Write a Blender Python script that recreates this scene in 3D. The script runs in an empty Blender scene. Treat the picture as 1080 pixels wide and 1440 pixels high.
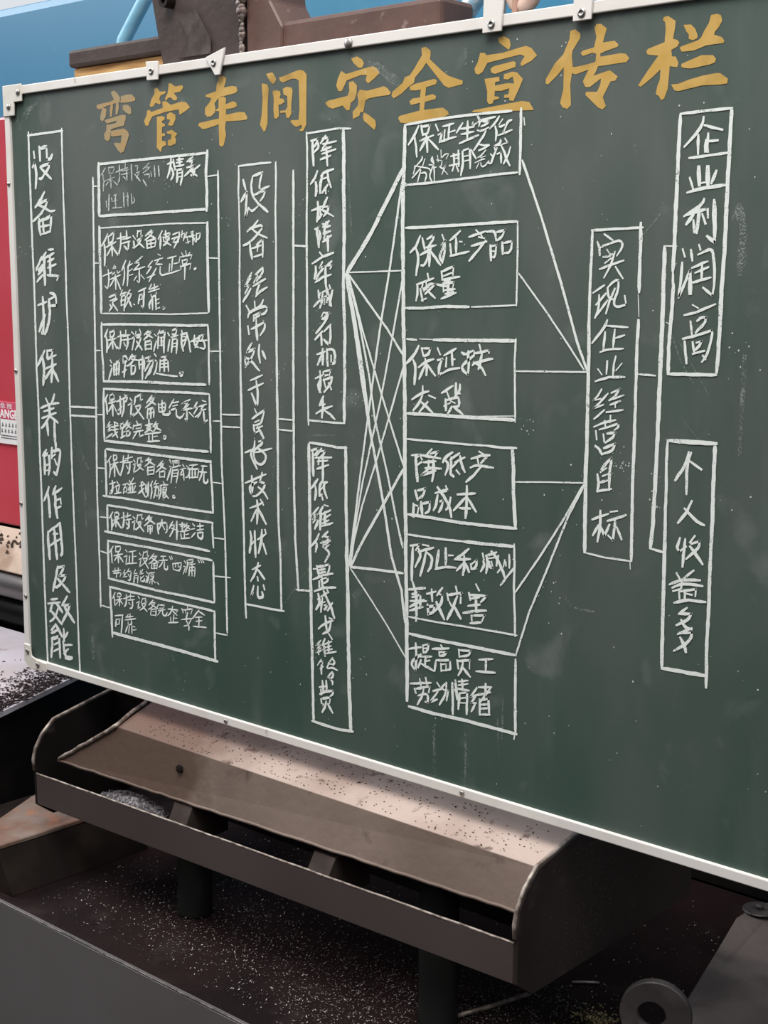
import bpy, bmesh, math, random
from mathutils import Vector, Matrix
from mathutils.geometry import delaunay_2d_cdt
random.seed(7)
S = bpy.context.scene
COL = S.collection

# ---------------------------------------------------------------- camera
cam_d = bpy.data.cameras.new('camera')
cam = bpy.data.objects.new('camera', cam_d); COL.objects.link(cam)
cam_d.sensor_fit = 'VERTICAL'; cam_d.sensor_height = 36; cam_d.lens = 50
cam_d.clip_start = 0.05; cam_d.clip_end = 60
cx = Vector((0.74845938, 0.6631714, 0.00350039))
cy = Vector((-0.11019258, 0.11915575, 0.98674186))
cz = Vector((0.65396189, -0.73892192, 0.1622598))
M = Matrix((cx, cy, cz)).transposed().to_4x4()
M.translation = Vector((2.55125, -1.72224, 1.57314))
cam.matrix_world = M
S.camera = cam

# ---------------------------------------------------------------- light
S.view_settings.view_transform = 'Standard'
S.view_settings.look = 'None'
S.view_settings.gamma = 1
S.view_settings.use_curve_mapping = False
S.view_settings.exposure = 0.0
w = bpy.data.worlds.new('hall_light'); S.world = w; w.use_nodes = True
bgn = w.node_tree.nodes['Background']
bgn.inputs[0].default_value = (0.86, 0.90, 0.95, 1); bgn.inputs[1].default_value = 0.85

def area(name, loc, target, size, size_y, power, color):
    l = bpy.data.lights.new(name, 'AREA'); l.shape = 'RECTANGLE'
    l.size = size; l.size_y = size_y; l.energy = power; l.color = color
    o = bpy.data.objects.new(name, l); COL.objects.link(o)
    o.location = loc
    o.rotation_euler = (Vector(target) - Vector(loc)).to_track_quat('-Z', 'Y').to_euler()
    return o
area('roof_window_light', (1.6, -1.8, 5.2), (1.0, 0.0, 1.2), 3.2, 2.0, 215, (1.0, 0.97, 0.93))
area('hall_window_light', (-4.5, -1.0, 4.5), (-0.5, 0.5, 0.8), 2.5, 2.5, 150, (0.95, 0.97, 1.0))

# ---------------------------------------------------------------- helpers
def V(*a): return Vector(a)

class MB:
    """collects shapes and links them as one mesh object"""
    def __init__(s): s.bm = bmesh.new()
    def box(s, x0, x1, y0, y1, z0, z1, bev=0.0):
        r = bmesh.ops.create_cube(s.bm, size=1)
        vs = r['verts']
        for v in vs:
            v.co = Vector((x0 + (v.co.x + .5) * (x1 - x0), y0 + (v.co.y + .5) * (y1 - y0), z0 + (v.co.z + .5) * (z1 - z0)))
        if bev:
            es = list({e for v in vs for e in v.link_edges})
            bmesh.ops.bevel(s.bm, geom=es, offset=bev, segments=2, profile=.5, affect='EDGES')
        return s
    def prism(s, pts, off, bev=0.0):
        """pts: 3D polygon, off: extrusion vector"""
        off = Vector(off)
        a = [s.bm.verts.new(Vector(p)) for p in pts]
        b = [s.bm.verts.new(Vector(p) + off) for p in pts]
        fs = [s.bm.faces.new(a), s.bm.faces.new(list(reversed(b)))]
        n = len(a)
        for i in range(n):
            fs.append(s.bm.faces.new([a[i], b[i], b[(i + 1) % n], a[(i + 1) % n]]))
        bmesh.ops.recalc_face_normals(s.bm, faces=fs)
        if bev:
            es = list({e for f in fs for e in f.edges})
            bmesh.ops.bevel(s.bm, geom=es, offset=bev, segments=1, profile=.5, affect='EDGES')
        return s
    def tube(s, pts, r, seg=12, cap=True):
        pts = [Vector(p) for p in pts]
        rs = r if isinstance(r, (list, tuple)) else [r] * len(pts)
        rings = []; up = None
        for i, p in enumerate(pts):
            t = (pts[min(i + 1, len(pts) - 1)] - pts[max(i - 1, 0)]).normalized()
            if up is None: up = t.orthogonal().normalized()
            up = (up - t * up.dot(t)).normalized(); sd = t.cross(up)
            rings.append([s.bm.verts.new(p + (up * math.cos(2 * math.pi * k / seg) + sd * math.sin(2 * math.pi * k / seg)) * rs[i]) for k in range(seg)])
        for a, b in zip(rings, rings[1:]):
            for k in range(seg):
                s.bm.faces.new([a[k], a[(k + 1) % seg], b[(k + 1) % seg], b[k]])
        if cap:
            s.bm.faces.new(list(reversed(rings[0]))); s.bm.faces.new(rings[-1])
        return s
    def lathe(s, prof, loc, axis=(0, 0, 1), seg=20):
        """prof: (radius, height) list along axis"""
        ax = Vector(axis).normalized(); u = ax.orthogonal().normalized(); v = ax.cross(u); loc = Vector(loc)
        rings = []
        for r, h in prof:
            rings.append([s.bm.verts.new(loc + ax * h + (u * math.cos(2 * math.pi * k / seg) + v * math.sin(2 * math.pi * k / seg)) * max(r, 1e-5)) for k in range(seg)])
        for a, b in zip(rings, rings[1:]):
            for k in range(seg):
                s.bm.faces.new([a[k], a[(k + 1) % seg], b[(k + 1) % seg], b[k]])
        s.bm.faces.new(list(reversed(rings[0]))); s.bm.faces.new(rings[-1])
        return s
    def build(s, name, mat, parent=None, smooth=False):
        bmesh.ops.recalc_face_normals(s.bm, faces=s.bm.faces[:])
        me = bpy.data.meshes.new(name); s.bm.to_mesh(me); s.bm.free()
        if smooth:
            for p in me.polygons: p.use_smooth = True
        me.materials.append(mat)
        o = bpy.data.objects.new(name, me); COL.objects.link(o)
        if parent is not None: o.parent = parent
        return o

def empty(name, loc, label=None, cat=None, group=None):
    o = bpy.data.objects.new(name, None); COL.objects.link(o); o.empty_display_size = .05
    o.location = loc
    if label: tag(o, label, cat, group)
    return o
def tag(o, label, cat=None, group=None):
    o['label'] = label
    if cat: o['category'] = cat
    if group: o['group'] = group
    return o
def settle(root):
    """children were modelled in world coordinates: keep them there under a moved Empty"""
    for c in root.children:
        c.location = c.location - root.location
    return root

# ---------------------------------------------------------------- materials
def mat(name, base, rough=.6, metal=0., col2=None, scale=6., detail=6., lo=.4, hi=.6, bump=0., bscale=60., col3=None, s3=30., lo3=.6, hi3=.7, rough2=None, stretch=(1, 1, 1), spec=.5):
    m = bpy.data.materials.new(name); m.use_nodes = True
    N = m.node_tree.nodes; L = m.node_tree.links
    b = N['Principled BSDF']
    b.inputs['Base Color'].default_value = (*base, 1); b.inputs['Roughness'].default_value = rough
    b.inputs['Metallic'].default_value = metal; b.inputs['Specular IOR Level'].default_value = spec if max(base) > .12 else spec * .35
    tc = N.new('ShaderNodeTexCoord'); mp = N.new('ShaderNodeMapping'); L.new(tc.outputs['Object'], mp.inputs[0])
    mp.inputs['Scale'].default_value = stretch
    def noise(sc, det, lo, hi, seed):
        n = N.new('ShaderNodeTexNoise'); n.inputs['Scale'].default_value = sc; n.inputs['Detail'].default_value = det
        n.noise_dimensions = '4D'; n.inputs['W'].default_value = seed
        L.new(mp.outputs[0], n.inputs['Vector'])
        r = N.new('ShaderNodeMapRange'); r.inputs[1].default_value = lo; r.inputs[2].default_value = hi
        L.new(n.outputs[0], r.inputs[0]); return r.outputs[0]
    cur = None
    def mix(fac, a, bb):
        x = N.new('ShaderNodeMix'); x.data_type = 'RGBA'; L.new(fac, x.inputs[0])
        if isinstance(a, tuple): x.inputs[6].default_value = (*a, 1)
        else: L.new(a, x.inputs[6])
        x.inputs[7].default_value = (*bb, 1); return x.outputs[2]
    if col2:
        f = noise(scale, detail, lo, hi, 1.3); cur = mix(f, base, col2)
        if rough2 is not None:
            rr = N.new('ShaderNodeMapRange'); rr.inputs[3].default_value = rough; rr.inputs[4].default_value = rough2
            L.new(f, rr.inputs[0]); L.new(rr.outputs[0], b.inputs['Roughness'])
    if col3:
        f = noise(s3, 8, lo3, hi3, 7.7); cur = mix(f, cur if cur else base, col3)
    if cur: L.new(cur, b.inputs['Base Color'])
    if bump:
        f = noise(bscale, 8, 0, 1, 3.1); bp = N.new('ShaderNodeBump'); bp.inputs['Strength'].default_value = bump; bp.inputs['Distance'].default_value = .004
        L.new(f, bp.inputs['Height']); L.new(bp.outputs[0], b.inputs['Normal'])
    return m

def chalk_mat(name, base, lo, hi, top=1.0):
    m = mat(name, base, .95, spec=.1)
    N = m.node_tree.nodes; L = m.node_tree.links
    tc = N.new('ShaderNodeTexCoord')
    n = N.new('ShaderNodeTexNoise'); n.inputs['Scale'].default_value = 420; n.inputs['Detail'].default_value = 3
    L.new(tc.outputs['Object'], n.inputs['Vector'])
    n2 = N.new('ShaderNodeTexNoise'); n2.inputs['Scale'].default_value = 22; n2.inputs['Detail'].default_value = 2
    L.new(tc.outputs['Object'], n2.inputs['Vector'])
    a = N.new('ShaderNodeMath'); a.operation = 'MULTIPLY_ADD'; a.inputs[1].default_value = .55
    L.new(n2.outputs[0], a.inputs[0]); L.new(n.outputs[0], a.inputs[2])
    r = N.new('ShaderNodeMapRange'); r.inputs[1].default_value = lo; r.inputs[2].default_value = hi; r.inputs[4].default_value = top
    L.new(a.outputs[0], r.inputs[0]); L.new(r.outputs[0], N['Principled BSDF'].inputs['Alpha'])
    return m

M_chalk = chalk_mat('white_chalk', (.90, .94, .90), .46, .66)
M_chalk_faint = chalk_mat('rubbed_chalk', (.74, .78, .75), .52, .86)
M_smudge = chalk_mat('smeared_chalk', (.7, .74, .72), .72, 1.1, .35)
M_gold = mat('ochre_paint', (.60, .36, .075), .6, col2=(.66, .42, .12), scale=40, lo=.35, hi=.65, col3=(.40, .24, .055), s3=14, lo3=.56, hi3=.7)
M_gold_old = mat('rubbed_ochre_paint', (.48, .31, .13), .7, col2=(.42, .33, .19), scale=40, lo=.4, hi=.6)
M_alu = mat('white_painted_metal', (.90, .86, .81), .42, col2=(.82, .76, .70), scale=9, lo=.5, hi=.72, col3=(.42, .38, .33), s3=38, lo3=.68, hi3=.78)
M_bracket = mat('cream_plastic', (.82, .79, .72), .5, col2=(.74, .70, .62), scale=30)
M_screw = mat('zinc_screw', (.55, .53, .50), .35, .9, col2=(.38, .35, .32), scale=200)
M_dark_screw = mat('dark_slot', (.06, .055, .05), .5)
WRITING = """
K long narrow chalk column box
O 41:140,3705 242,3707 375,3709;57:147,3717 146,3596 147,3456 147,3343 147,3272 150,3116 148,2972 146,2769 149,2623 147,2416 149,2237 147,1965 147,1781 149,1612 150,1531;48:369,3717 367,3598 366,3449 367,3270 365,3061 368,2893 365,2665 365,2435 367,2202 371,1995 372,1876 372,1696 375,1527
G 71:179,3639 183,3617;70:165,3577 181,3596 186,3580 192,3555 184,3498;72:218,3656 220,3604;59:220,3650 265,3656 266,3617 265,3605 289,3606 302,3622;53:219,3580 240,3582 281,3589 275,3569 244,3549 228,3533 210,3534;51:219,3578 250,3556 290,3530
G 58:241,3480 221,3457 192,3433 176,3422;53:201,3435 244,3447 262,3449 252,3431 217,3398 198,3388 158,3368;45:192,3433 236,3420 277,3403 307,3406;71:201,3374 196,3353 206,3314;60:206,3367 258,3378 282,3389 278,3358 271,3325;43:215,3316 273,3325;72:227,3366 228,3328;42:211,3345 268,3351
G 59:210,3229 190,3201 167,3177 173,3166 223,3198;53:222,3184 181,3155;53:212,3155 170,3127;58:238,3243 209,3215;73:225,3226 224,3116;46:231,3221 292,3241;42:254,3254 289,3255;72:264,3229 263,3159;44:248,3206 290,3218;43:246,3183 304,3196;46:239,3154 322,3150 306,3134
G 44:171,3032 232,3047;72:206,3065 209,3009 208,2967 201,2923 191,2921;64:217,2995 173,2928;55:253,3083 291,3078 296,3060 298,3036 243,3030;44:245,3056 291,3069;69:248,3056 251,3010 246,2967 213,2917;44:230,2956 245,2960
G 61:206,2850 182,2818 156,2788;73:191,2819 201,2779 188,2710;72:224,2850 225,2820 228,2816;54:224,2850 263,2854 249,2821 222,2820;43:253,2828 283,2835;45:207,2776 281,2799;72:256,2821 253,2771 245,2725;56:250,2778 205,2736;66:256,2778 293,2731
G 68:203,2654 217,2635;64:262,2674 242,2640;44:164,2613 226,2632 291,2641;44:185,2600 256,2619;44:170,2571 270,2600;74:225,2632 223,2580;56:220,2580 191,2549 165,2531;53:230,2583 280,2561;75:206,2554 210,2506;74:256,2564 256,2506 260,2452
G 57:194,2442 167,2416;66:167,2414 211,2429 213,2400 214,2370 203,2340;75:176,2411 180,2375 178,2341;45:180,2375 212,2385;46:182,2353 208,2362;73:234,2453 229,2412;49:232,2416 254,2429;63:240,2439 283,2452 291,2439 280,2402 262,2349 256,2345 241,2354;70:250,2407 261,2389
G 63:203,2288 193,2268 165,2228;75:195,2257 202,2213 202,2163;64:250,2296 229,2261;48:242,2266 292,2293;75:245,2266 244,2218 255,2165;45:250,2237 281,2249;74:281,2247 283,2229;46:254,2204 282,2216
G 48:272,2144 186,2097;76:186,2097 186,2046 192,1984;73:272,2144 275,2095 283,2021 271,2010;76:230,2112 234,2067 242,1991;45:220,2093 254,2098;47:198,2040 233,2061 268,2077
G 68:246,1958 228,1904 206,1850;52:246,1952 290,1966 283,1953 253,1919 300,1929 290,1909 241,1870 222,1867;61:240,1906 321,1861
G 45:188,1809 235,1820;45:165,1788 253,1807;64:196,1789 179,1757;66:222,1801 266,1768;64:188,1759 260,1715;58:243,1789 212,1734 176,1713;56:304,1840 265,1796;56:271,1797 321,1808 300,1771 264,1723;68:280,1794 301,1775 347,1737
G 51:216,1706 177,1669 186,1664 234,1686;72:216,1706 258,1663;74:184,1639 189,1615 177,1560;67:184,1639 239,1658 239,1616 240,1568;46:202,1617 231,1630;46:197,1587 236,1606;75:272,1696 272,1645;55:299,1686 273,1656;68:266,1640 270,1602 281,1575 324,1583;45:268,1627 327,1637;49:301,1615 266,1590;64:277,1571 324,1579
K box
O 43:596,3571 772,3574 1214,3580;64:1218,3587 1209,3519 1212,3445 1209,3381;75:596,3574 591,3380 591,3380;44:591,3377 678,3379 848,3380 1209,3386
G 31:636,3554 613,3531;36:620,3533 626,3506 621,3471;36:657,3555 660,3533;27:657,3555 690,3556 685,3534 660,3535;23:630,3506 692,3519;36:667,3533 669,3480;28:666,3511 640,3492;27:674,3513 694,3497
G 23:696,3536 771,3550;34:722,3563 724,3515 708,3488 694,3499;35:758,3566 757,3546;22:739,3538 778,3543;22:731,3526 774,3530;32:764,3542 766,3503 745,3519
G 35:792,3560 794,3504;29:813,3554 830,3554 826,3537;27:819,3528 840,3532 822,3511;27:812,3524 842,3499
G 26:896,3561 861,3541;23:868,3545 902,3546 860,3527;26:867,3520 898,3521 894,3508;29:859,3501 879,3479
G 33:905,3529 908,3512;34:926,3549 928,3511;33:949,3548 952,3512
G 35:1000,3552 1036,3558;51:1020,3574 1016,3536 998,3504;47:1019,3540 1035,3515 1018,3496;51:1033,3565 1042,3531;34:1053,3564 1089,3566;52:1066,3573 1068,3542;34:1049,3554 1082,3556;34:1042,3541 1091,3545;52:1052,3528 1054,3505 1050,3487;46:1052,3528 1084,3531 1080,3504 1070,3476;34:1058,3516 1081,3519;34:1057,3503 1077,3506
G 38:1140,3570 1108,3555;38:1117,3554 1146,3559 1130,3545;38:1104,3534 1149,3540 1123,3523 1093,3506;35:1119,3519 1152,3528;37:1149,3528 1177,3539;37:1126,3523 1161,3503;46:1152,3528 1138,3502 1129,3508
G 36:657,3457 650,3397;36:637,3431 640,3411;35:670,3443 673,3430;31:682,3451 700,3455 688,3429;22:677,3430 706,3433;36:692,3453 694,3407;22:676,3405 730,3406
G 35:743,3458 744,3408;35:767,3457 769,3411;22:749,3445 767,3446;35:788,3452 790,3417;29:802,3441 808,3425 790,3417
K box
O 26:584,3332 762,3335 1009,3340 1208,3338;71:589,3337 588,3227 589,3105 586,3012;61:1212,3339 1209,3247 1210,3122 1211,3026;26:587,3007 834,3011 999,3012 1207,3020
G 41:639,3309 623,3287 600,3265;48:616,3276 620,3240 615,3191;47:642,3298 645,3273;38:642,3298 679,3315 670,3279 649,3275;31:622,3258 689,3279;47:663,3271 665,3228;40:659,3257 632,3229;39:666,3262 697,3230
G 29:696,3290 747,3298;44:719,3314 720,3270 704,3230 690,3239;46:755,3318 757,3289;29:728,3287 778,3295;29:724,3272 774,3280;42:767,3282 762,3247 738,3263
G 36:793,3300 806,3288;42:795,3282 801,3254 791,3256;45:821,3317 817,3297;37:821,3314 842,3318 838,3299 848,3299;34:813,3282 845,3290 823,3269 801,3256;34:820,3277 857,3255
G 33:901,3319 866,3298;32:880,3307 914,3315 893,3298 862,3283;31:886,3302 927,3287;45:872,3281 874,3253;35:875,3279 927,3287 919,3259;28:878,3268 920,3272;44:896,3278 898,3255;28:874,3253 919,3259
G 39:962,3314 940,3286;44:954,3293 949,3250;28:971,3301 1002,3307;43:982,3314 984,3284;43:968,3292 971,3277;34:971,3290 1005,3296 1001,3281;38:1005,3305 987,3271 967,3262;31:974,3277 1010,3262
G 29:1021,3300 1051,3308;28:1014,3285 1061,3293;31:1034,3285 1021,3272 1054,3274;39:1058,3308 1054,3283 1027,3253;36:1074,3312 1071,3291;30:1064,3299 1091,3305 1080,3278
G 34:1100,3307 1093,3290;24:1080,3286 1120,3294;35:1100,3290 1106,3269;24:1093,3269 1116,3275
G 24:1120,3307 1136,3311;35:1126,3302 1129,3290;24:1113,3290 1145,3296;35:1133,3307 1132,3263;33:1139,3286 1145,3273;35:1152,3302 1151,3273;28:1152,3300 1174,3304 1168,3283 1151,3279
G 26:603,3150 658,3164;38:637,3177 642,3137 630,3101 616,3112;30:678,3193 666,3179 688,3181 677,3190;35:658,3168 661,3155 676,3164;34:691,3172 694,3159 709,3168;26:646,3137 712,3155;40:680,3155 681,3101;33:675,3141 645,3110;37:686,3141 710,3101
G 34:746,3208 720,3172;39:735,3184 737,3150 725,3117;36:771,3205 756,3179;26:756,3186 785,3197;39:760,3190 755,3150 752,3115;27:763,3168 784,3177;25:766,3153 787,3157
G 28:849,3225 799,3199 827,3201 809,3181;28:827,3194 791,3172;25:791,3172 858,3185;37:826,3177 824,3124 811,3133;32:808,3150 793,3135;30:833,3155 853,3140
G 28:904,3207 872,3183 896,3185;31:896,3185 867,3159;25:870,3144 916,3157;25:935,3231 949,3226;24:914,3207 965,3217;27:945,3215 920,3194 958,3194;32:923,3179 880,3131;30:947,3185 943,3159 963,3153 990,3161
G 24:989,3215 1039,3223;36:1019,3217 1011,3172;24:1025,3196 1055,3200;36:1001,3194 997,3168;24:970,3155 1057,3172
G 35:1092,3240 1095,3227;31:1069,3234 1078,3223;29:1115,3235 1101,3225;35:1059,3219 1055,3206;26:1059,3219 1127,3227 1117,3212;36:1071,3208 1074,3193;28:1071,3206 1101,3212 1097,3200;24:1074,3193 1097,3198;36:1064,3176 1061,3187;28:1064,3185 1120,3197 1113,3176;36:1087,3193 1083,3140;58:1139,3176 1145,3178
G 37:636,3069 680,3083 676,3065;31:642,3056 683,3067;31:657,3051 690,3063;42:661,3056 660,3038 637,3017;43:642,3042 649,3033;39:664,3042 688,3020
G 42:720,3097 709,3079;30:716,3083 745,3090;46:716,3074 711,3043;42:716,3074 741,3081 728,3021;30:708,3056 744,3064;30:711,3039 736,3046;39:767,3099 745,3075;38:759,3084 777,3084 751,3053 736,3034;43:752,3070 772,3037;32:786,3046 792,3044
G 30:816,3093 862,3107;44:823,3080 814,3049;39:823,3080 840,3085 836,3067;29:822,3062 836,3065;44:851,3102 847,3067 842,3032 832,3040
G 39:894,3120 879,3102;29:883,3102 931,3114;45:911,3120 910,3098;29:875,3091 938,3105;37:889,3085 892,3072 923,3081 920,3090;41:892,3065 877,3045 880,3032;45:899,3068 897,3028;45:916,3077 918,3029;30:923,3064 936,3068;30:922,3048 936,3053;29:925,3033 939,3035
G 37:959,3038 967,3034 959,3030 955,3034 959,3038
K box
O 44:590,2965 747,2969 930,2972 1111,2973 1204,2977;52:587,2971 584,2918 585,2849 590,2803 589,2745;45:1205,2978 1209,2915 1208,2851 1208,2765;45:589,2744 810,2754 950,2756 1189,2762
G 45:623,2946 603,2918;51:611,2925 620,2896 615,2859;52:637,2938 640,2917;40:637,2935 667,2945 662,2920 636,2917;32:617,2903 676,2914;52:651,2913 653,2874;42:650,2902 623,2873;46:658,2902 678,2875
G 32:684,2919 728,2929;49:703,2944 705,2908 696,2871 682,2880;50:736,2945 735,2927;32:717,2922 760,2930;31:712,2908 763,2914;49:746,2927 748,2900 736,2875;47:723,2899 730,2888
G 41:771,2941 782,2933;44:767,2914 788,2924 772,2874;41:796,2946 792,2928 828,2934 818,2951;40:795,2920 827,2925 816,2902 790,2875;43:798,2906 829,2876
G 37:867,2948 845,2932;34:852,2939 891,2947 869,2931 841,2914;34:856,2935 893,2923;49:851,2908 850,2877;42:851,2906 886,2913 885,2880;31:858,2895 879,2898;31:854,2879 885,2882
G 38:904,2936 914,2930;45:914,2910 899,2874;41:936,2950 925,2937;48:928,2928 923,2884;44:935,2941 966,2951 958,2907 957,2870;31:938,2924 955,2927;31:941,2911 955,2913;48:945,2924 944,2895;31:934,2895 954,2898
G 43:983,2943 990,2934;46:992,2917 981,2877;37:1007,2952 1034,2961 1027,2937 1007,2939;31:1000,2928 1040,2936;46:1009,2922 1001,2873;43:1013,2920 1036,2925 1028,2870;31:1012,2904 1029,2907;31:1012,2893 1029,2896
G 46:1061,2953 1064,2945;36:1053,2938 1090,2946 1083,2920 1056,2914;30:1060,2932 1083,2932;46:1060,2936 1059,2901 1068,2880;41:1086,2922 1065,2889;46:1090,2946 1102,2912 1108,2879
G 41:1132,2938 1128,2904 1151,2896;31:1109,2914 1165,2935;40:1162,2935 1135,2895;34:1152,2935 1184,2942 1171,2924;30:1122,2916 1200,2923;38:1174,2925 1190,2906 1186,2891 1161,2894
G 47:636,2828 643,2819;45:631,2810 646,2803 622,2754;51:657,2815 656,2772;46:661,2811 691,2830 685,2775;32:664,2793 686,2798;51:673,2825 670,2772;32:659,2774 685,2780
G 42:713,2845 712,2822 742,2832 732,2850 713,2845;50:727,2825 722,2795 717,2768;32:723,2809 745,2814;34:707,2785 733,2796;41:771,2856 749,2833;37:760,2844 793,2852 767,2824 741,2810;32:764,2838 806,2835;50:763,2815 761,2779;41:766,2811 788,2816 783,2784 765,2781
G 50:810,2835 812,2804;43:810,2835 842,2843 840,2805;49:832,2852 828,2764;31:813,2819 841,2823;39:845,2843 877,2851 859,2833 897,2839 882,2802 868,2784;39:876,2829 844,2796;41:886,2820 846,2769
G 41:902,2863 912,2855;43:904,2839 918,2835 910,2804 896,2785;31:910,2790 964,2786 1032,2785;33:939,2851 974,2857 956,2843;48:935,2840 931,2800;41:939,2838 980,2844 982,2802;31:938,2827 979,2831;31:938,2814 979,2818;48:959,2841 958,2801
G 37:1049,2803 1063,2797 1056,2786 1042,2790 1049,2801 1066,2800
K box
O 40:586,2716 664,2717 809,2720 949,2723 1084,2728 1205,2729;56:590,2713 585,2664 584,2594 584,2510;49:1208,2727 1209,2658 1211,2593 1211,2517;46:584,2510 729,2512 872,2512 1010,2514 1196,2518
G 44:611,2693 591,2667;53:599,2674 606,2647 608,2619;43:626,2690 625,2671 655,2680 649,2700 626,2690;33:617,2659 662,2671;52:640,2672 641,2614;43:636,2653 616,2629;48:647,2654 664,2632
G 33:666,2669 707,2683;49:689,2693 691,2652 686,2619 671,2623;37:675,2637 698,2652;40:718,2699 725,2695;39:707,2683 736,2696 728,2675 710,2671;49:710,2685 713,2649 697,2615
G 43:750,2687 761,2679;43:735,2659 760,2670 751,2619 770,2629;48:783,2694 775,2666;40:786,2694 815,2705 811,2682 825,2687;37:778,2657 817,2666 799,2640 769,2620;43:785,2653 812,2628 830,2613
G 38:882,2704 850,2675;35:864,2690 899,2698 878,2677 842,2657;36:868,2685 902,2672;49:856,2653 851,2619;42:859,2651 891,2660 890,2624;32:862,2635 887,2642;49:873,2652 872,2620
G 49:919,2675 922,2648;38:923,2673 961,2684 957,2650 925,2646;31:922,2662 957,2666;43:941,2690 939,2640 960,2637 984,2641 984,2652
G 39:1009,2698 981,2665;31:1005,2685 1036,2691;31:1002,2673 1029,2679;39:991,2657 1022,2666 1021,2637 1041,2629 1051,2637
G 33:1103,2704 1056,2685 1089,2694 1069,2673;32:1096,2686 1055,2661 1112,2671;45:1082,2663 1081,2623 1071,2629;40:1065,2649 1054,2635;38:1095,2655 1118,2641
G 36:1142,2697 1122,2674 1145,2678 1121,2652;34:1128,2640 1151,2654;32:1169,2703 1188,2700;31:1148,2680 1191,2691;33:1178,2686 1155,2667 1187,2672;38:1161,2664 1141,2640;43:1174,2667 1177,2639 1179,2624 1193,2633
G 39:622,2590 602,2565 632,2576 605,2549 631,2558;35:596,2522 634,2542;36:648,2589 670,2584;32:632,2567 673,2577;32:635,2556 672,2563;50:651,2585 650,2552 667,2530;36:668,2551 634,2530
G 43:688,2583 687,2566 709,2573 706,2588 688,2583;50:698,2567 693,2532;33:686,2529 715,2541;32:705,2554 716,2557;42:732,2599 713,2575;36:721,2587 750,2591 720,2566;37:724,2583 753,2573;43:723,2557 723,2539 745,2545 742,2563 723,2557
G 47:786,2601 793,2592;48:768,2584 764,2570;36:768,2581 818,2592 811,2577;32:782,2573 807,2577;32:767,2558 824,2569;41:789,2562 762,2533;43:803,2563 802,2543 824,2551
G 32:839,2589 882,2598;49:861,2613 860,2572;35:846,2582 875,2589 871,2580 846,2576;34:860,2574 835,2561;36:864,2575 881,2569;39:903,2607 885,2587;36:889,2594 917,2599 888,2570;35:892,2588 930,2577;31:835,2554 930,2570;49:881,2560 880,2533;31:887,2549 908,2553;49:859,2549 858,2531;31:848,2528 922,2536
G 34:947,2558 960,2557 956,2545 944,2547 947,2558
K box
O 46:594,2478 713,2480 857,2481 996,2481 1097,2481 1212,2482;61:588,2472 588,2416 588,2369 587,2293;52:1208,2484 1210,2428 1215,2362 1217,2294;40:563,2289 705,2293 885,2292 1024,2291 1217,2294
G 36:623,2452 599,2426;44:611,2434 617,2404 608,2368;45:638,2458 637,2439;34:638,2456 660,2460 656,2441 637,2439;28:621,2419 667,2432;45:641,2437 642,2374;35:640,2421 617,2395;43:648,2421 672,2384
G 28:678,2433 719,2444;42:701,2459 696,2416 679,2382;42:731,2466 726,2444;28:712,2450 756,2461;28:704,2433 755,2442;41:740,2439 735,2401 724,2393;41:718,2423 725,2414
G 38:763,2450 770,2444;37:758,2431 773,2437 761,2399 775,2407;42:788,2459 784,2438;34:788,2457 810,2463 805,2444 816,2448;31:783,2431 812,2438 797,2421 779,2408;33:787,2429 819,2416
G 31:856,2467 834,2452;30:842,2457 874,2462 848,2441 830,2431;31:845,2455 890,2441;43:848,2430 847,2400;35:851,2428 887,2436 882,2406;27:854,2417 883,2422;27:854,2402 882,2407
G 31:936,2461 904,2435;30:915,2445 946,2452 922,2432 896,2414;31:918,2443 956,2431;42:918,2418 917,2398;35:921,2418 949,2425 945,2400;27:920,2398 945,2402
G 40:978,2469 985,2458;36:974,2444 987,2443 962,2391;41:995,2466 1001,2448;33:998,2466 1033,2471 1029,2451;27:1005,2460 1022,2461;27:987,2440 1039,2452;40:994,2434 982,2383;35:997,2430 1028,2437 1013,2386;27:997,2419 1021,2423;27:993,2407 1021,2412
G 35:1052,2457 1059,2449;24:1038,2438 1069,2445;29:1052,2439 1034,2415 1058,2422;30:1073,2455 1089,2445;30:1076,2442 1096,2448 1081,2415 1068,2410;37:1055,2435 1058,2400
G 24:1089,2458 1136,2465;28:1113,2458 1096,2443;37:1089,2443 1088,2409;30:1092,2443 1142,2450 1135,2416;37:1106,2444 1105,2413;36:1122,2446 1122,2417;24:1091,2412 1135,2418
G 29:1156,2462 1188,2463;29:1142,2439 1185,2441;39:1166,2461 1162,2436 1144,2408;39:1172,2439 1167,2404 1177,2399 1190,2404 1191,2415
G 31:607,2340 645,2351;46:626,2358 629,2325 616,2298 609,2304;33:613,2314 636,2329;43:656,2354 663,2348;31:644,2334 674,2344;49:651,2330 654,2314;45:670,2337 662,2315;30:639,2305 680,2314
G 30:693,2346 726,2356;40:711,2350 696,2327;46:700,2335 695,2313;41:703,2335 718,2339 714,2320;30:699,2318 715,2322;42:734,2366 741,2360;38:760,2378 744,2360;30:726,2349 770,2360;47:737,2350 736,2322;47:751,2354 750,2326;44:729,2338 725,2328;40:769,2349 758,2331;30:721,2316 772,2326
G 30:795,2351 827,2361;46:806,2366 808,2334 826,2313;34:820,2345 786,2320;38:813,2369 824,2363;46:834,2360 833,2332;44:849,2373 843,2312 833,2314
G 35:874,2377 859,2358;42:866,2363 869,2336 861,2310;34:895,2382 881,2364;27:884,2369 909,2372;35:880,2355 912,2361 904,2321 893,2325;40:895,2366 890,2338 879,2314
G 37:937,2381 944,2375;27:919,2366 965,2373;40:923,2366 922,2337 910,2313;34:905,2353 915,2347;32:933,2358 957,2363 953,2344 936,2343;27:936,2352 954,2353;39:935,2358 935,2317 949,2326;30:953,2340 939,2329;36:943,2339 966,2321
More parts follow.
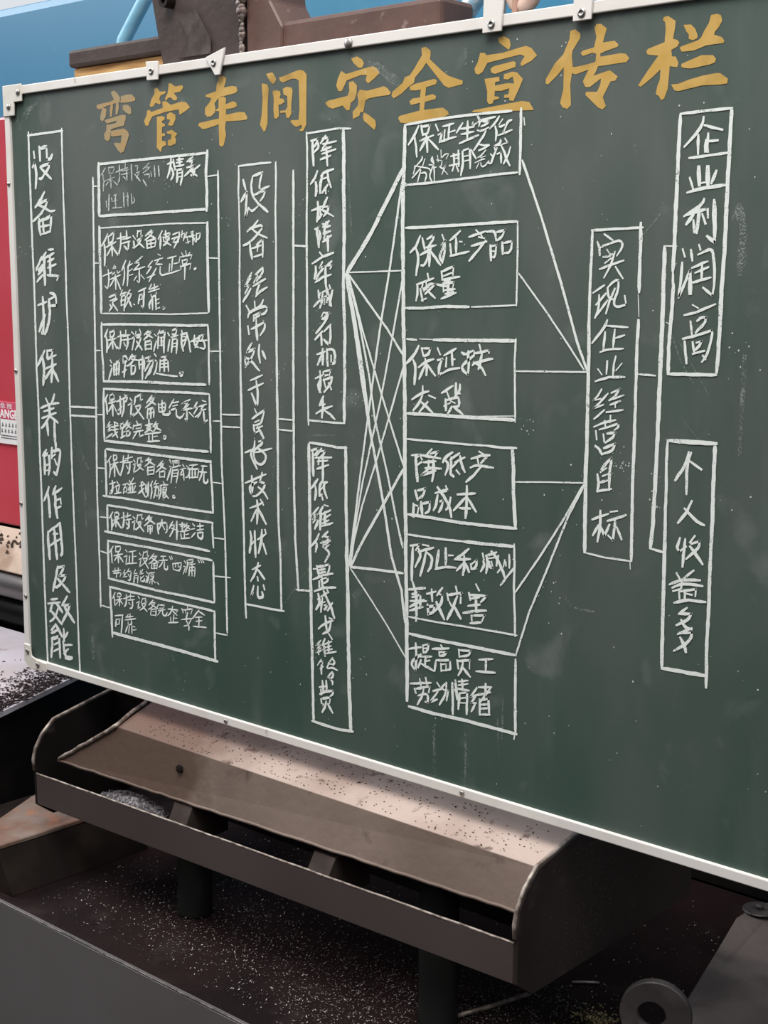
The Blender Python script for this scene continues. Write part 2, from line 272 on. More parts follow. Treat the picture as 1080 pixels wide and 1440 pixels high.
G 34:991,2335 1006,2335 1003,2326 992,2326 991,2334
K box
O 40:592,2254 704,2256 848,2255 988,2256 1124,2255 1216,2256;53:590,2253 589,2207 589,2155;46:1213,2254 1212,2225 1214,2194 1217,2164;43:568,2146 736,2146 880,2146 1019,2147 1121,2149 1194,2147
G 38:624,2230 601,2204;49:612,2210 619,2187 614,2158;40:636,2227 635,2210 665,2218 658,2234 636,2227;31:623,2197 665,2209;49:642,2211 642,2175;41:638,2196 622,2173;45:648,2197 671,2174
G 31:676,2212 706,2223;46:692,2238 694,2196 682,2170 672,2176;46:718,2236 713,2219;30:702,2220 736,2231;30:700,2206 739,2215;44:724,2211 723,2180 709,2174;46:707,2197 712,2191
G 39:750,2226 761,2220;40:742,2201 760,2210 752,2172 766,2181;44:779,2236 771,2209;37:783,2234 805,2241 801,2222 812,2226;34:775,2205 804,2213 789,2193 766,2176;42:782,2201 813,2175
G 34:851,2242 826,2220;32:837,2229 869,2237 840,2213 818,2198;35:840,2227 882,2213;46:839,2201 838,2178;39:843,2199 868,2207 864,2181;30:846,2188 864,2192;46:854,2203 853,2172
G 47:897,2215 902,2178;36:897,2215 953,2226 955,2194 945,2186;41:925,2234 921,2218 906,2195;44:925,2216 938,2199
G 37:988,2234 966,2205;37:977,2217 998,2224 987,2198 969,2175;33:980,2208 994,2206;45:1012,2237 1010,2169;33:997,2206 1021,2200
G 29:1025,2227 1056,2233;44:1043,2236 1042,2211;29:1032,2221 1056,2227;34:1070,2237 1052,2219;31:1059,2229 1086,2230 1059,2211;33:1063,2225 1089,2217;29:1031,2201 1082,2212;44:1055,2204 1054,2181;45:1034,2192 1037,2179;29:1062,2193 1079,2198;29:1034,2174 1085,2183
G 37:1103,2239 1113,2233;29:1096,2218 1113,2222;33:1116,2207 1095,2188;29:1127,2233 1163,2239;43:1143,2244 1143,2221;29:1126,2217 1163,2226;29:1129,2208 1159,2214;40:1129,2208 1132,2189 1155,2187 1159,2212
K box
O 42:585,2110 708,2113 861,2116 1009,2115 1116,2115 1207,2114;57:587,2111 586,2042 586,1958;49:1214,2107 1214,2055 1215,2008 1217,1958;43:582,1957 741,1955 893,1952 1040,1955 1214,1956
G 31:620,2092 595,2063;40:608,2073 610,2025;40:636,2094 636,2074;29:636,2092 668,2098 663,2077 635,2071;25:623,2054 679,2069;40:651,2073 651,2030;31:647,2058 626,2035;36:655,2059 681,2037
G 36:699,2087 707,2081;33:686,2058 706,2065 697,2027 713,2036;24:718,2082 765,2093;39:742,2085 740,2040;24:745,2066 764,2071;39:722,2065 720,2037;25:705,2033 767,2044
G 35:784,2086 792,2079;31:779,2060 795,2067 782,2031 798,2040;35:811,2094 803,2071;30:815,2092 834,2100 830,2079 841,2083;27:803,2066 837,2075 817,2053 798,2040;36:810,2062 836,2033
G 28:872,2095 844,2069;26:856,2080 894,2090 859,2061 840,2051;28:860,2076 901,2064;36:859,2056 855,2036;31:863,2054 893,2063 888,2038;24:866,2046 889,2052;38:874,2056 873,2036;24:858,2035 889,2041
G 24:913,2090 942,2095;24:901,2072 953,2081;32:928,2092 923,2067 900,2045;34:934,2076 930,2049 937,2041 952,2044 952,2057
G 36:964,2095 972,2086;37:976,2099 980,2090
G 37:982,2071 985,2049;28:982,2071 1033,2082 1029,2055 1007,2047;36:1000,2073 998,2061;32:1015,2077 1013,2063 1022,2064;25:985,2049 1021,2048
G 33:1051,2090 1058,2083;30:1044,2069 1058,2071 1043,2040;26:1070,2097 1102,2104 1098,2091 1069,2085;34:1066,2094 1069,2078 1057,2047;23:1076,2079 1112,2088;35:1080,2072 1075,2038;31:1083,2070 1112,2076 1107,2040;36:1094,2081 1093,2040;30:1083,2060 1090,2056;29:1099,2063 1108,2059
G 35:1130,2105 1136,2096;35:1144,2107 1150,2098;33:1155,2106 1162,2100
G 25:612,1989 664,2002;40:629,2004 628,1987;40:649,2007 648,1992;28:616,1982 668,1992 659,1976;38:640,1986 635,1967
G 29:692,2008 679,1989 699,1997 679,1974 703,1982;32:716,2014 703,1997;33:707,2003 731,2006 722,1967 710,1968;37:712,1991 718,1984
G 29:758,2018 746,1998 766,2004;38:750,1991 745,1963;34:754,1992 773,1997 768,1966;25:753,1982 769,1985;31:789,2019 785,2001 804,2009;33:801,2023 793,2010;34:788,1994 788,1974 811,1978 811,1988;27:808,2000 788,1984
G 32:824,2017 831,2013;32:819,1999 831,2000 818,1974;24:839,2014 873,2021;35:839,2011 834,1991 826,1975;29:846,2007 869,2013 864,1995 845,1990;24:850,2001 865,2004;38:857,1992 856,1974;33:845,1983 841,1974;32:864,1988 875,1982
G 32:887,1984 898,1978
K box
O 43:589,1923 739,1922 892,1923 1039,1923 1147,1923 1209,1922;61:593,1923 593,1874 597,1823 598,1772 599,1720;52:1216,1922 1216,1865 1215,1793 1216,1735;57:605,1736 732,1736 886,1737 1034,1736 1142,1734 1229,1733
G 33:624,1905 607,1879;41:616,1888 622,1853;32:640,1904 637,1889 664,1895 660,1907 640,1904;25:627,1874 667,1886;40:652,1891 650,1855;31:647,1877 630,1857;37:655,1879 670,1866
G 25:675,1887 707,1897;37:696,1908 694,1869 682,1857;37:723,1914 719,1896;25:703,1901 746,1908;25:703,1886 746,1895;36:734,1893 733,1860 717,1855;36:710,1877 718,1871
G 36:770,1911 777,1905;31:757,1882 777,1892 764,1860 780,1870;34:797,1908 788,1889;29:797,1905 816,1911 811,1895 823,1897;27:788,1884 819,1891 803,1871 779,1858;34:792,1880 822,1859
G 28:861,1910 834,1886;26:846,1896 876,1903 849,1879 830,1868;29:849,1891 891,1880;36:849,1874 844,1850;32:852,1872 879,1878 874,1850;25:856,1865 875,1868;25:848,1849 874,1852
G 32:891,1898 883,1884;26:895,1896 929,1901 921,1890;24:898,1884 921,1888;24:890,1873 932,1884;29:905,1875 886,1855;33:917,1879 916,1860 935,1858 943,1874
G 25:947,1889 1009,1894 998,1883;30:977,1904 965,1877 946,1862;31:973,1888 1001,1873;36:983,1870 978,1843;24:983,1858 1001,1861;37:964,1858 964,1840;24:949,1835 1008,1846
G 36:1064,1915 1064,1905;37:1031,1903 1038,1889;26:1031,1898 1093,1912 1082,1891;37:1050,1901 1053,1891;34:1064,1893 1052,1862 1070,1845 1069,1826;24:1027,1860 1096,1876;27:1085,1872 1066,1845 1040,1836
G 27:1129,1913 1092,1876;28:1128,1908 1160,1899;24:1106,1881 1146,1889;35:1128,1887 1127,1853;24:1110,1867 1145,1875;24:1095,1845 1169,1853
G 25:620,1809 672,1821;39:627,1795 622,1766;31:627,1795 652,1801 643,1780;25:627,1774 647,1780;39:668,1817 662,1773 657,1743
G 31:704,1828 692,1813;25:688,1815 735,1825;39:716,1832 715,1809;25:683,1802 751,1818;34:703,1800 702,1784 726,1793 723,1806;34:698,1779 685,1753;38:710,1780 705,1754;39:726,1786 725,1755;27:734,1784 745,1784;25:733,1769 753,1775
K long narrow chalk column box
O 33:1377,3527 1424,3529 1490,3531 1538,3531;36:1378,3525 1378,3484 1375,3445 1377,3409 1378,3349 1379,3257 1377,3196 1375,3123;39:1562,3531 1562,3462 1560,3418 1558,3368 1559,3315 1560,3255 1558,3124;46:1376,3147 1375,3055 1375,2931 1375,2806 1375,2698;48:1558,3148 1558,3027 1558,2906 1559,2814 1558,2710;51:1377,2749 1376,2667 1376,2591 1376,2495 1378,2382 1379,2289;49:1560,2759 1560,2666 1560,2542 1559,2448 1560,2309;47:1378,2392 1381,2263 1382,2165 1383,2051 1385,1975 1388,1926;45:1561,2411 1560,2300 1566,2221 1569,2158 1570,2062 1572,1981;37:1388,1977 1448,1978 1513,1979 1585,1982
G 47:1401,3479 1412,3447;47:1386,3404 1418,3438 1410,3351 1426,3384;43:1448,3489 1439,3461 1445,3425 1475,3397 1521,3368;40:1450,3490 1497,3500 1481,3462 1482,3442 1529,3453;38:1449,3425 1485,3435 1511,3439 1502,3420 1484,3406;38:1430,3380 1444,3371 1473,3388
G 39:1472,3340 1447,3320 1418,3304;38:1432,3311 1487,3327 1496,3316 1460,3287 1424,3263 1397,3257;36:1434,3317 1469,3295 1517,3281;49:1431,3263 1433,3239 1441,3211;45:1462,3256 1495,3277 1495,3244 1494,3217;34:1437,3245 1486,3256;34:1450,3217 1495,3227;48:1473,3265 1468,3238
G 45:1438,3163 1410,3123;39:1494,3181 1458,3157;43:1494,3178 1494,3163 1462,3135;45:1463,3160 1469,3151;41:1435,3147 1403,3117 1426,3120 1403,3092;43:1433,3108 1393,3063;36:1507,3142 1444,3117;44:1467,3129 1480,3126 1468,3111 1461,3090;37:1515,3114 1479,3099 1457,3082;44:1462,3147 1449,3129
G 49:1452,3064 1454,3041;45:1409,3049 1424,3031;41:1495,3070 1479,3047 1420,3025 1417,3009;37:1420,3025 1501,3051 1516,3042 1505,3026 1487,3020;49:1447,3016 1446,2998;38:1447,3016 1478,3027 1474,3017 1447,3004;50:1415,2978 1421,2952;40:1430,2968 1464,2980 1500,2994 1502,2974 1477,2949;49:1458,3001 1459,2964 1463,2933
G 43:1436,2922 1408,2887 1449,2902 1440,2877 1401,2835 1399,2869 1426,2861 1471,2826;49:1472,2915 1467,2884 1476,2854;47:1487,2894 1503,2869
G 35:1425,2789 1486,2811;35:1413,2754 1490,2783;49:1454,2792 1461,2754 1460,2710 1455,2703 1431,2743
G 48:1446,2689 1453,2678;40:1429,2653 1496,2690 1486,2665 1477,2639 1445,2632;36:1445,2643 1468,2652;46:1438,2636 1445,2605 1463,2613;35:1484,2632 1454,2622;46:1459,2628 1490,2591
G 47:1444,2575 1441,2551 1418,2530 1454,2478;35:1393,2531 1439,2548;42:1462,2575 1483,2581 1480,2567 1439,2545 1439,2519;34:1446,2536 1530,2557;43:1457,2552 1498,2537 1500,2512 1475,2492 1447,2501 1440,2519
G 35:1391,2421 1456,2446 1499,2463;47:1426,2453 1430,2416 1427,2384 1416,2396 1416,2412 1451,2431;41:1481,2469 1467,2433 1496,2429 1487,2409 1450,2380 1432,2378;45:1460,2413 1487,2400 1507,2377
G 36:1415,2333 1450,2345 1482,2361;50:1452,2364 1456,2336 1451,2281;48:1471,2369 1484,2352;44:1449,2332 1421,2287;49:1459,2336 1497,2285
G 50:1416,2248 1422,2216 1410,2170;51:1439,2252 1440,2205 1442,2158;41:1441,2221 1424,2203;49:1476,2261 1473,2222 1458,2175;36:1452,2223 1494,2247;51:1492,2263 1496,2251;51:1482,2211 1497,2177
G 36:1423,2110 1467,2131;45:1455,2139 1441,2101 1415,2067;47:1453,2113 1487,2084;52:1450,2086 1452,2074;46:1431,2054 1414,2007 1426,2024;47:1452,2051 1449,2014 1463,2010 1479,2019 1472,2034;51:1480,2060 1486,2046
K narrow chalk column box
O 31:1708,3616 1789,3620 1857,3623 1907,3619;37:1708,3619 1711,3571 1710,3496 1709,3410 1707,3352 1707,3253;67:1874,3617 1877,3545 1876,3433 1878,3348 1878,3251;42:1706,3300 1707,3183 1707,3066 1707,2977 1706,2875;60:1878,3297 1876,3211 1874,3140 1875,3068 1879,3010 1881,2952 1878,2882;36:1706,2887 1708,2797 1709,2722 1711,2652;60:1879,2894 1880,2806 1877,2732 1878,2673;33:1713,2668 1805,2668 1879,2669
G 40:1726,3591 1761,3596 1752,3577 1736,3569;43:1761,3582 1764,3568 1744,3555;49:1736,3592 1738,3552 1740,3512;43:1795,3603 1773,3581;40:1779,3595 1809,3596 1801,3580 1781,3564;34:1783,3578 1843,3583;36:1775,3556 1821,3567;35:1779,3547 1841,3558;36:1772,3529 1817,3539;48:1799,3566 1803,3509
G 45:1758,3493 1746,3469 1727,3453;49:1750,3457 1754,3437 1749,3414;37:1831,3496 1788,3487 1774,3476;48:1782,3479 1772,3459 1770,3422;46:1802,3492 1808,3464 1820,3439;35:1774,3465 1800,3470;43:1780,3422 1804,3447;48:1796,3436 1796,3420
G 36:1731,3366 1780,3379;49:1759,3393 1761,3362 1755,3331;42:1755,3332 1778,3353;49:1770,3371 1771,3351;46:1802,3406 1782,3373;41:1784,3376 1810,3378 1804,3361 1786,3347;36:1776,3368 1808,3355 1830,3345
G 42:1743,3304 1765,3313 1755,3296;49:1753,3305 1759,3276 1761,3253;44:1767,3299 1771,3287 1759,3279;40:1810,3331 1781,3313;34:1779,3322 1804,3321;35:1788,3310 1816,3315;48:1796,3327 1787,3296;36:1783,3290 1816,3298;38:1781,3264 1820,3284;48:1794,3296 1787,3276;49:1804,3281 1804,3252;49:1761,3282 1763,3247;44:1769,3287 1771,3276 1759,3267;36:1783,3264 1804,3270;48:1802,3281 1805,3235
G 42:1767,3230 1783,3215;37:1732,3193 1779,3215 1830,3229;42:1781,3200 1767,3180 1787,3183 1766,3163;49:1748,3183 1750,3166 1742,3144;44:1768,3166 1750,3142;39:1822,3200 1795,3183;39:1803,3186 1824,3189 1815,3177;37:1746,3132 1779,3148 1819,3158;49:1793,3183 1793,3148 1795,3119
G 49:1760,3104 1762,3081;41:1739,3051 1770,3075;48:1764,3084 1768,3096;48:1795,3122 1803,3096 1819,3055;36:1778,3099 1807,3108;48:1780,3096 1776,3069 1768,3049;49:1789,3084 1788,3061;44:1787,3084 1803,3087 1799,3067;47:1825,3105 1811,3058;47:1811,3122 1815,3113
G 43:1784,3034 1772,3014 1786,3011 1799,3029;42:1782,3031 1809,3032 1794,3005 1749,2963;41:1744,2942 1778,2970;50:1772,2961 1775,2925
G 40:1817,2994 1786,2970;47:1815,2991 1815,2950 1810,2926 1786,2943
G 36:1753,2893 1790,2904;50:1780,2912 1779,2860;46:1775,2893 1756,2858;49:1798,2911 1800,2879 1802,2857;45:1800,2910 1827,2914 1837,2892 1833,2865 1818,2865 1818,2891
G 36:1744,2812 1781,2825;50:1765,2837 1769,2806 1764,2767;47:1762,2803 1756,2782 1768,2767;43:1781,2837 1783,2822 1802,2826;40:1783,2837 1816,2843 1810,2826;36:1781,2807 1822,2821;49:1783,2810 1791,2786;43:1822,2818 1816,2797 1785,2768;47:1806,2799 1818,2779
G 46:1781,2753 1764,2722;36:1764,2722 1789,2727;37:1747,2693 1781,2711 1822,2723;50:1779,2741 1779,2711 1774,2682;41:1787,2706 1814,2695 1834,2680
K narrow chalk column box
O 40:1715,2592 1784,2590 1846,2586 1889,2588;64:1711,2585 1713,2500 1714,2408 1715,2284 1715,2178;61:1883,2590 1885,2515 1885,2425 1887,2335 1889,2259 1891,2201;61:1715,2228 1717,2134 1719,2040 1720,1945 1724,1818 1724,1773;70:1886,2250 1891,2174 1894,2067 1895,1943 1899,1806;57:1724,1792 1726,1696 1728,1609;71:1897,1825 1901,1731 1907,1612;47:1721,1608 1801,1605 1865,1606 1917,1612
G 40:1721,2565 1755,2575 1748,2555 1729,2550;51:1730,2562 1731,2523 1733,2480;43:1772,2576 1748,2549;39:1759,2565 1790,2570 1780,2554 1763,2544;36:1742,2542 1819,2550;36:1753,2531 1801,2538;36:1750,2505 1805,2523;49:1761,2541 1757,2522;50:1778,2542 1778,2506 1777,2463
G 42:1754,2470 1724,2436;50:1742,2444 1746,2426 1739,2398;48:1777,2466 1761,2446 1762,2413;47:1798,2464 1782,2459 1784,2433 1798,2410;40:1763,2431 1779,2445;39:1762,2413 1773,2420;51:1771,2417 1777,2402
G 40:1758,2374 1724,2341 1749,2347 1728,2329 1747,2334 1730,2317;46:1754,2327 1749,2313 1738,2297;43:1777,2377 1758,2351;50:1768,2361 1766,2327 1764,2296;38:1783,2384 1802,2382;37:1768,2349 1813,2369;50:1787,2360 1787,2314;37:1777,2334 1812,2354;37:1775,2319 1804,2334;36:1772,2309 1823,2327
G 43:1758,2281 1745,2259 1723,2235;50:1745,2250 1749,2238 1742,2217;40:1800,2294 1774,2272;39:1779,2276 1808,2274 1795,2263;36:1766,2250 1812,2265;51:1779,2257 1778,2239;38:1783,2246 1812,2256 1787,2234;44:1785,2234 1808,2224 1804,2211 1787,2187
G 52:1748,2167 1753,2145;41:1750,2164 1808,2181 1808,2165 1799,2149;37:1757,2155 1787,2162;37:1731,2155 1744,2157;37:1755,2142 1789,2153;37:1729,2117 1778,2140 1824,2151;50:1757,2152 1755,2130;52:1767,2122 1776,2102;41:1774,2126 1799,2135 1799,2121 1778,2111;51:1759,2115 1759,2096;37:1735,2077 1782,2096 1837,2105;51:1772,2129 1774,2092
G 48:1754,2070 1763,2043 1743,2014;46:1761,2046 1752,2051;51:1780,2084 1799,2055 1816,2030 1830,1998;38:1767,2063 1803,2084;49:1775,2058 1769,2035 1767,2009;37:1775,2042 1786,2047;41:1780,2033 1799,2040 1786,2019 1782,2021;42:1822,2048 1799,2018;49:1797,2091 1803,2084
G 52:1788,1996 1794,1951;38:1803,1993 1828,1990 1777,1967 1754,1946;43:1813,1976 1807,1950 1775,1932;37:1807,1950 1790,1944
G 33:1766,1908 1742,1885 1764,1892 1745,1870 1766,1880;31:1747,1860 1772,1875;44:1753,1871 1755,1856;38:1785,1916 1773,1890;44:1779,1901 1785,1855;41:1803,1937 1819,1921;31:1781,1895 1817,1912;42:1802,1911 1802,1870;31:1785,1886 1815,1896;31:1785,1874 1819,1886;31:1785,1863 1838,1880
G 35:1766,1838 1749,1816;36:1757,1830 1774,1834 1772,1820;43:1768,1820 1768,1788;31:1761,1806 1776,1815;35:1821,1855 1802,1832 1794,1815;39:1821,1852 1832,1841 1823,1830;31:1806,1830 1828,1834;33:1798,1813 1823,1820 1844,1815;34:1821,1807 1798,1781 1810,1780;38:1819,1804 1827,1793 1810,1777 1823,1770 1821,1760
G 52:1772,1763 1776,1722;52:1791,1767 1793,1729;37:1757,1738 1785,1746;39:1757,1712 1785,1727 1823,1738 1823,1725 1810,1716;53:1765,1730 1767,1714;50:1765,1699 1769,1676 1776,1680;42:1767,1698 1810,1711 1806,1690;45:1791,1693 1784,1669 1771,1651;52:1799,1685 1821,1659
K box
O 35:2139,3615 2251,3623 2388,3627 2477,3628 2546,3628;58:2137,3613 2135,3527 2131,3441 2143,3433;43:2580,3632 2580,3537 2579,3447;32:2143,3433 2253,3436 2391,3444 2502,3450 2571,3452;25:2591,3605 2594,3585
G 39:2192,3608 2171,3575 2152,3555;40:2176,3579 2183,3546 2186,3517;39:2202,3609 2209,3580;34:2202,3605 2237,3608 2228,3582 2209,3582;32:2197,3563 2251,3577;40:2223,3579 2228,3529;38:2223,3569 2198,3535;33:2230,3568 2271,3534
G 37:2260,3608 2270,3590;37:2268,3576 2286,3582 2275,3555;30:2275,3555 2296,3557;30:2288,3601 2330,3607;39:2314,3601 2310,3563;40:2296,3589 2294,3564;30:2312,3582 2335,3586;30:2282,3558 2340,3567
G 37:2364,3605 2342,3579;30:2353,3589 2407,3592;30:2360,3573 2407,3578;31:2353,3547 2425,3567;38:2384,3609 2383,3559
G 33:2405,3607 2400,3599 2409,3596;30:2411,3600 2437,3610 2486,3615;35:2422,3621 2431,3607 2426,3592;30:2433,3606 2463,3604 2459,3598 2435,3591;30:2421,3581 2436,3577 2463,3587;35:2452,3577 2442,3560 2423,3541 2409,3524
G 34:2501,3615 2492,3603 2467,3583;36:2487,3588 2493,3571 2489,3547;32:2515,3608 2498,3589 2509,3585 2521,3590;34:2546,3602 2532,3599 2521,3574;29:2498,3562 2522,3567 2548,3574
G 25:2207,3516 2208,3508 2176,3483;27:2218,3508 2210,3489;21:2176,3489 2202,3485 2234,3480 2242,3472;28:2181,3489 2172,3466;25:2200,3480 2168,3453;27:2202,3475 2190,3441;25:2204,3466 2223,3468 2226,3457 2219,3441
G 27:2248,3513 2253,3497 2256,3468 2257,3441;24:2248,3513 2242,3502 2255,3494;25:2234,3490 2252,3489 2240,3463 2238,3453 2247,3440;22:2263,3482 2253,3478;22:2268,3516 2271,3497;20:2263,3503 2286,3500 2284,3484 2276,3482;23:2281,3531 2283,3509;20:2286,3509 2298,3519 2312,3519 2302,3504;21:2278,3481 2290,3475 2304,3491 2286,3459;19:2290,3475 2309,3458
G 30:2320,3511 2354,3516;39:2331,3517 2334,3485;39:2349,3526 2352,3481;30:2331,3503 2352,3505;30:2315,3483 2354,3488;39:2332,3482 2327,3468;37:2343,3481 2350,3465;39:2365,3522 2368,3487 2360,3453;36:2367,3525 2392,3531 2395,3496 2395,3472;30:2372,3508 2390,3510;30:2372,3494 2391,3496
G 26:2425,3541 2448,3535 2464,3537;28:2466,3535 2446,3528 2427,3522;30:2399,3525 2417,3499;20:2453,3522 2437,3507 2424,3502;18:2435,3501 2452,3505;18:2413,3487 2443,3497 2450,3496;22:2428,3486 2419,3471;20:2435,3487 2438,3474 2452,3476 2465,3490
G 33:2507,3550 2509,3540 2484,3531 2488,3521;30:2522,3553 2533,3539 2513,3535;35:2495,3525 2483,3503 2474,3482 2465,3484;31:2472,3509 2483,3500;33:2511,3531 2523,3511 2530,3492 2543,3473;35:2544,3525 2537,3506 2520,3480;34:2494,3508 2510,3512 2511,3483;28:2490,3533 2508,3533
K box
O 39:2142,3302 2207,3302 2302,3305 2394,3307 2483,3310 2575,3312;28:2575,3313 2577,3233 2577,3164 2576,3067;40:2144,3053 2210,3054 2305,3061 2398,3061;23:2407,3061 2488,3064 2576,3069
G 40:2202,3276 2186,3244 2162,3226;43:2184,3240 2196,3211 2187,3156;42:2210,3269 2220,3236;38:2227,3265 2255,3279 2255,3265 2232,3240;33:2222,3240 2265,3247;35:2203,3218 2246,3236;40:2232,3240 2237,3218 2220,3186 2206,3186;43:2241,3225 2239,3184;38:2244,3229 2284,3187
G 40:2290,3278 2300,3257;40:2284,3246 2302,3260 2293,3236 2279,3214 2291,3194;42:2302,3253 2300,3221 2291,3194;36:2321,3260 2360,3288;42:2344,3267 2345,3224;32:2358,3256 2367,3256;42:2321,3249 2326,3217;32:2322,3214 2395,3227
G 35:2421,3290 2435,3278;32:2394,3270 2457,3286;39:2439,3279 2444,3269;32:2404,3243 2462,3255;31:2431,3269 2453,3265;37:2458,3258 2431,3231 2396,3199
G 36:2462,3284 2492,3287 2497,3258;35:2497,3282 2528,3288 2519,3268 2502,3259;40:2476,3244 2479,3200;37:2478,3241 2498,3244 2494,3209 2485,3209;31:2485,3227 2494,3226;39:2520,3252 2522,3218;35:2524,3250 2556,3255 2551,3222 2529,3221
G 42:2233,3160 2238,3142;34:2189,3127 2257,3146;44:2192,3123 2192,3098 2187,3078;38:2214,3131 2209,3113 2238,3120;43:2228,3135 2228,3113;43:2204,3113 2214,3076;37:2216,3105 2242,3131 2262,3128 2224,3098;34:2209,3078 2229,3084;37:2233,3109 2264,3086
G 42:2289,3167 2292,3148;37:2292,3167 2336,3182 2334,3157;33:2297,3153 2332,3164;33:2290,3142 2360,3151;33:2299,3139 2323,3142;42:2295,3131 2297,3106;37:2295,3131 2337,3135 2332,3110;33:2271,3128 2314,3121;32:2300,3110 2342,3114;42:2318,3139 2314,3095;33:2288,3084 2346,3103;33:2304,3099 2337,3106
K box
O 34:2149,2956 2189,2955;15:2201,2958 2259,2958;47:2259,2957 2400,2960 2576,2964;33:2576,2969 2573,2906 2576,2818 2579,2722;48:2151,2720 2262,2723 2385,2724 2579,2728;14:2579,2740 2385,2726
G 44:2199,2936 2187,2913 2147,2878;49:2177,2890 2187,2872 2183,2815;48:2211,2929 2218,2907;40:2213,2929 2247,2930 2240,2911 2221,2905;39:2199,2869 2226,2888 2260,2897;48:2226,2896 2233,2874 2231,2846;45:2226,2877 2202,2833;44:2233,2881 2267,2846
G 46:2276,2931 2286,2913;44:2274,2894 2295,2899 2281,2869 2282,2846 2291,2856;38:2302,2910 2349,2933;47:2333,2922 2336,2882;47:2312,2903 2310,2877;36:2338,2900 2345,2900;37:2296,2854 2322,2868 2364,2874
G 38:2372,2922 2386,2915 2416,2929;43:2398,2930 2396,2906 2401,2885 2397,2855 2376,2869 2373,2882 2419,2914;45:2441,2947 2446,2930;45:2421,2925 2419,2914;37:2421,2920 2477,2932 2477,2924;37:2415,2885 2424,2893 2491,2908;44:2450,2919 2442,2886 2438,2874;41:2419,2893 2447,2883 2465,2857
G 49:2217,2810 2217,2791;39:2173,2766 2203,2785 2241,2796;39:2242,2783 2268,2775;44:2215,2782 2203,2757 2178,2732;42:2237,2762 2222,2746 2203,2728;42:2208,2761 2232,2747 2257,2730
G 38:2339,2818 2294,2793;46:2311,2804 2323,2782;47:2351,2826 2349,2787;43:2367,2823 2367,2807 2347,2784;37:2356,2795 2367,2796;48:2309,2774 2312,2741;40:2309,2770 2356,2786 2365,2774 2363,2755 2347,2754;39:2328,2771 2347,2765;38:2304,2753 2328,2764;43:2335,2753 2319,2730;41:2342,2754 2380,2731
K box
O 30:2152,2638 2263,2639 2386,2640 2465,2642;36:2465,2642 2533,2641 2586,2644;58:2570,2641 2576,2579 2578,2507 2587,2404;45:2159,2394 2266,2394 2362,2392 2479,2395 2591,2399
G 39:2170,2587 2209,2593 2190,2578;50:2190,2585 2198,2506;44:2209,2587 2219,2573 2200,2560;41:2256,2614 2234,2593;39:2249,2598 2282,2608 2268,2592;38:2209,2591 2292,2587;38:2222,2569 2273,2577;38:2229,2551 2264,2554 2295,2555;42:2244,2579 2244,2548 2215,2527 2273,2547;48:2263,2580 2264,2535 2259,2512
G 41:2340,2611 2311,2592 2302,2576;45:2311,2584 2326,2571 2312,2538;38:2368,2610 2331,2586;46:2335,2594 2336,2564 2331,2541 2346,2535;40:2336,2560 2359,2581;37:2389,2599 2350,2580;47:2371,2601 2378,2575 2390,2554;44:2357,2555 2369,2545
G 40:2445,2622 2463,2614;36:2415,2597 2452,2609 2486,2614;46:2438,2603 2443,2585;39:2479,2612 2452,2586;37:2411,2569 2434,2579 2500,2577;39:2452,2575 2425,2546 2395,2523
G 50:2188,2474 2198,2445;41:2196,2475 2230,2486 2223,2462 2203,2451;50:2181,2431 2182,2389;45:2184,2428 2204,2426 2199,2402;50:2213,2440 2219,2401;42:2218,2435 2250,2444 2248,2415 2231,2406
G 43:2313,2504 2322,2488 2303,2482;37:2272,2475 2322,2492;47:2281,2495 2308,2468 2333,2436 2338,2406;46:2282,2469 2277,2441 2265,2419;43:2289,2450 2304,2456 2299,2432 2287,2416;44:2335,2467 2328,2436 2316,2427
G 47:2398,2510 2399,2462 2395,2409;37:2361,2480 2431,2490;40:2394,2473 2347,2428;45:2403,2472 2436,2434;37:2371,2438 2413,2441
K box
O 31:2154,2328 2266,2329 2391,2334;48:2391,2334 2457,2336 2584,2343;36:2584,2350 2587,2285 2586,2211 2591,2137 2594,2065;29:2164,2056 2270,2057 2396,2062 2508,2066 2601,2068
G 40:2167,2292 2207,2301 2193,2281;50:2180,2288 2178,2236 2177,2180;46:2205,2287 2215,2265 2191,2226;39:2222,2303 2247,2302;38:2203,2277 2267,2299;47:2237,2283 2228,2247 2213,2200;46:2242,2278 2262,2267 2260,2240 2245,2219
G 48:2289,2292 2284,2263 2280,2233;48:2318,2303 2318,2252;38:2330,2282 2347,2284;38:2275,2230 2316,2244 2359,2246
G 38:2410,2313 2382,2291 2354,2272;37:2359,2273 2416,2282;47:2392,2288 2393,2251 2388,2227;40:2390,2265 2362,2237;48:2397,2264 2412,2240;48:2418,2265 2421,2251;41:2421,2266 2441,2282 2439,2257 2423,2251
G 47:2464,2305 2469,2287;43:2467,2281 2472,2273 2458,2248;45:2498,2317 2531,2285 2550,2243;37:2476,2300 2517,2316;45:2480,2300 2485,2278 2479,2246;37:2485,2293 2508,2298;44:2490,2286 2490,2268 2504,2266 2499,2284;44:2524,2306 2518,2275;39:2523,2254 2536,2270
G 37:2549,2296 2545,2275;38:2566,2315 2567,2275;38:2553,2291 2554,2280;37:2582,2303 2589,2296;33:2585,2277 2555,2240 2535,2216
G 51:2181,2174 2196,2141 2197,2047;39:2156,2145 2234,2162;41:2176,2132 2206,2143 2204,2131 2179,2123;39:2171,2110 2239,2120;39:2169,2090 2229,2123;38:2169,2078 2224,2098;50:2214,2132 2214,2101
G 38:2241,2144 2278,2157;50:2261,2161 2264,2124;45:2244,2113 2247,2078 2269,2086 2274,2110 2244,2101;41:2305,2173 2283,2146;43:2288,2151 2305,2150 2303,2122 2274,2091;50:2281,2123 2314,2072
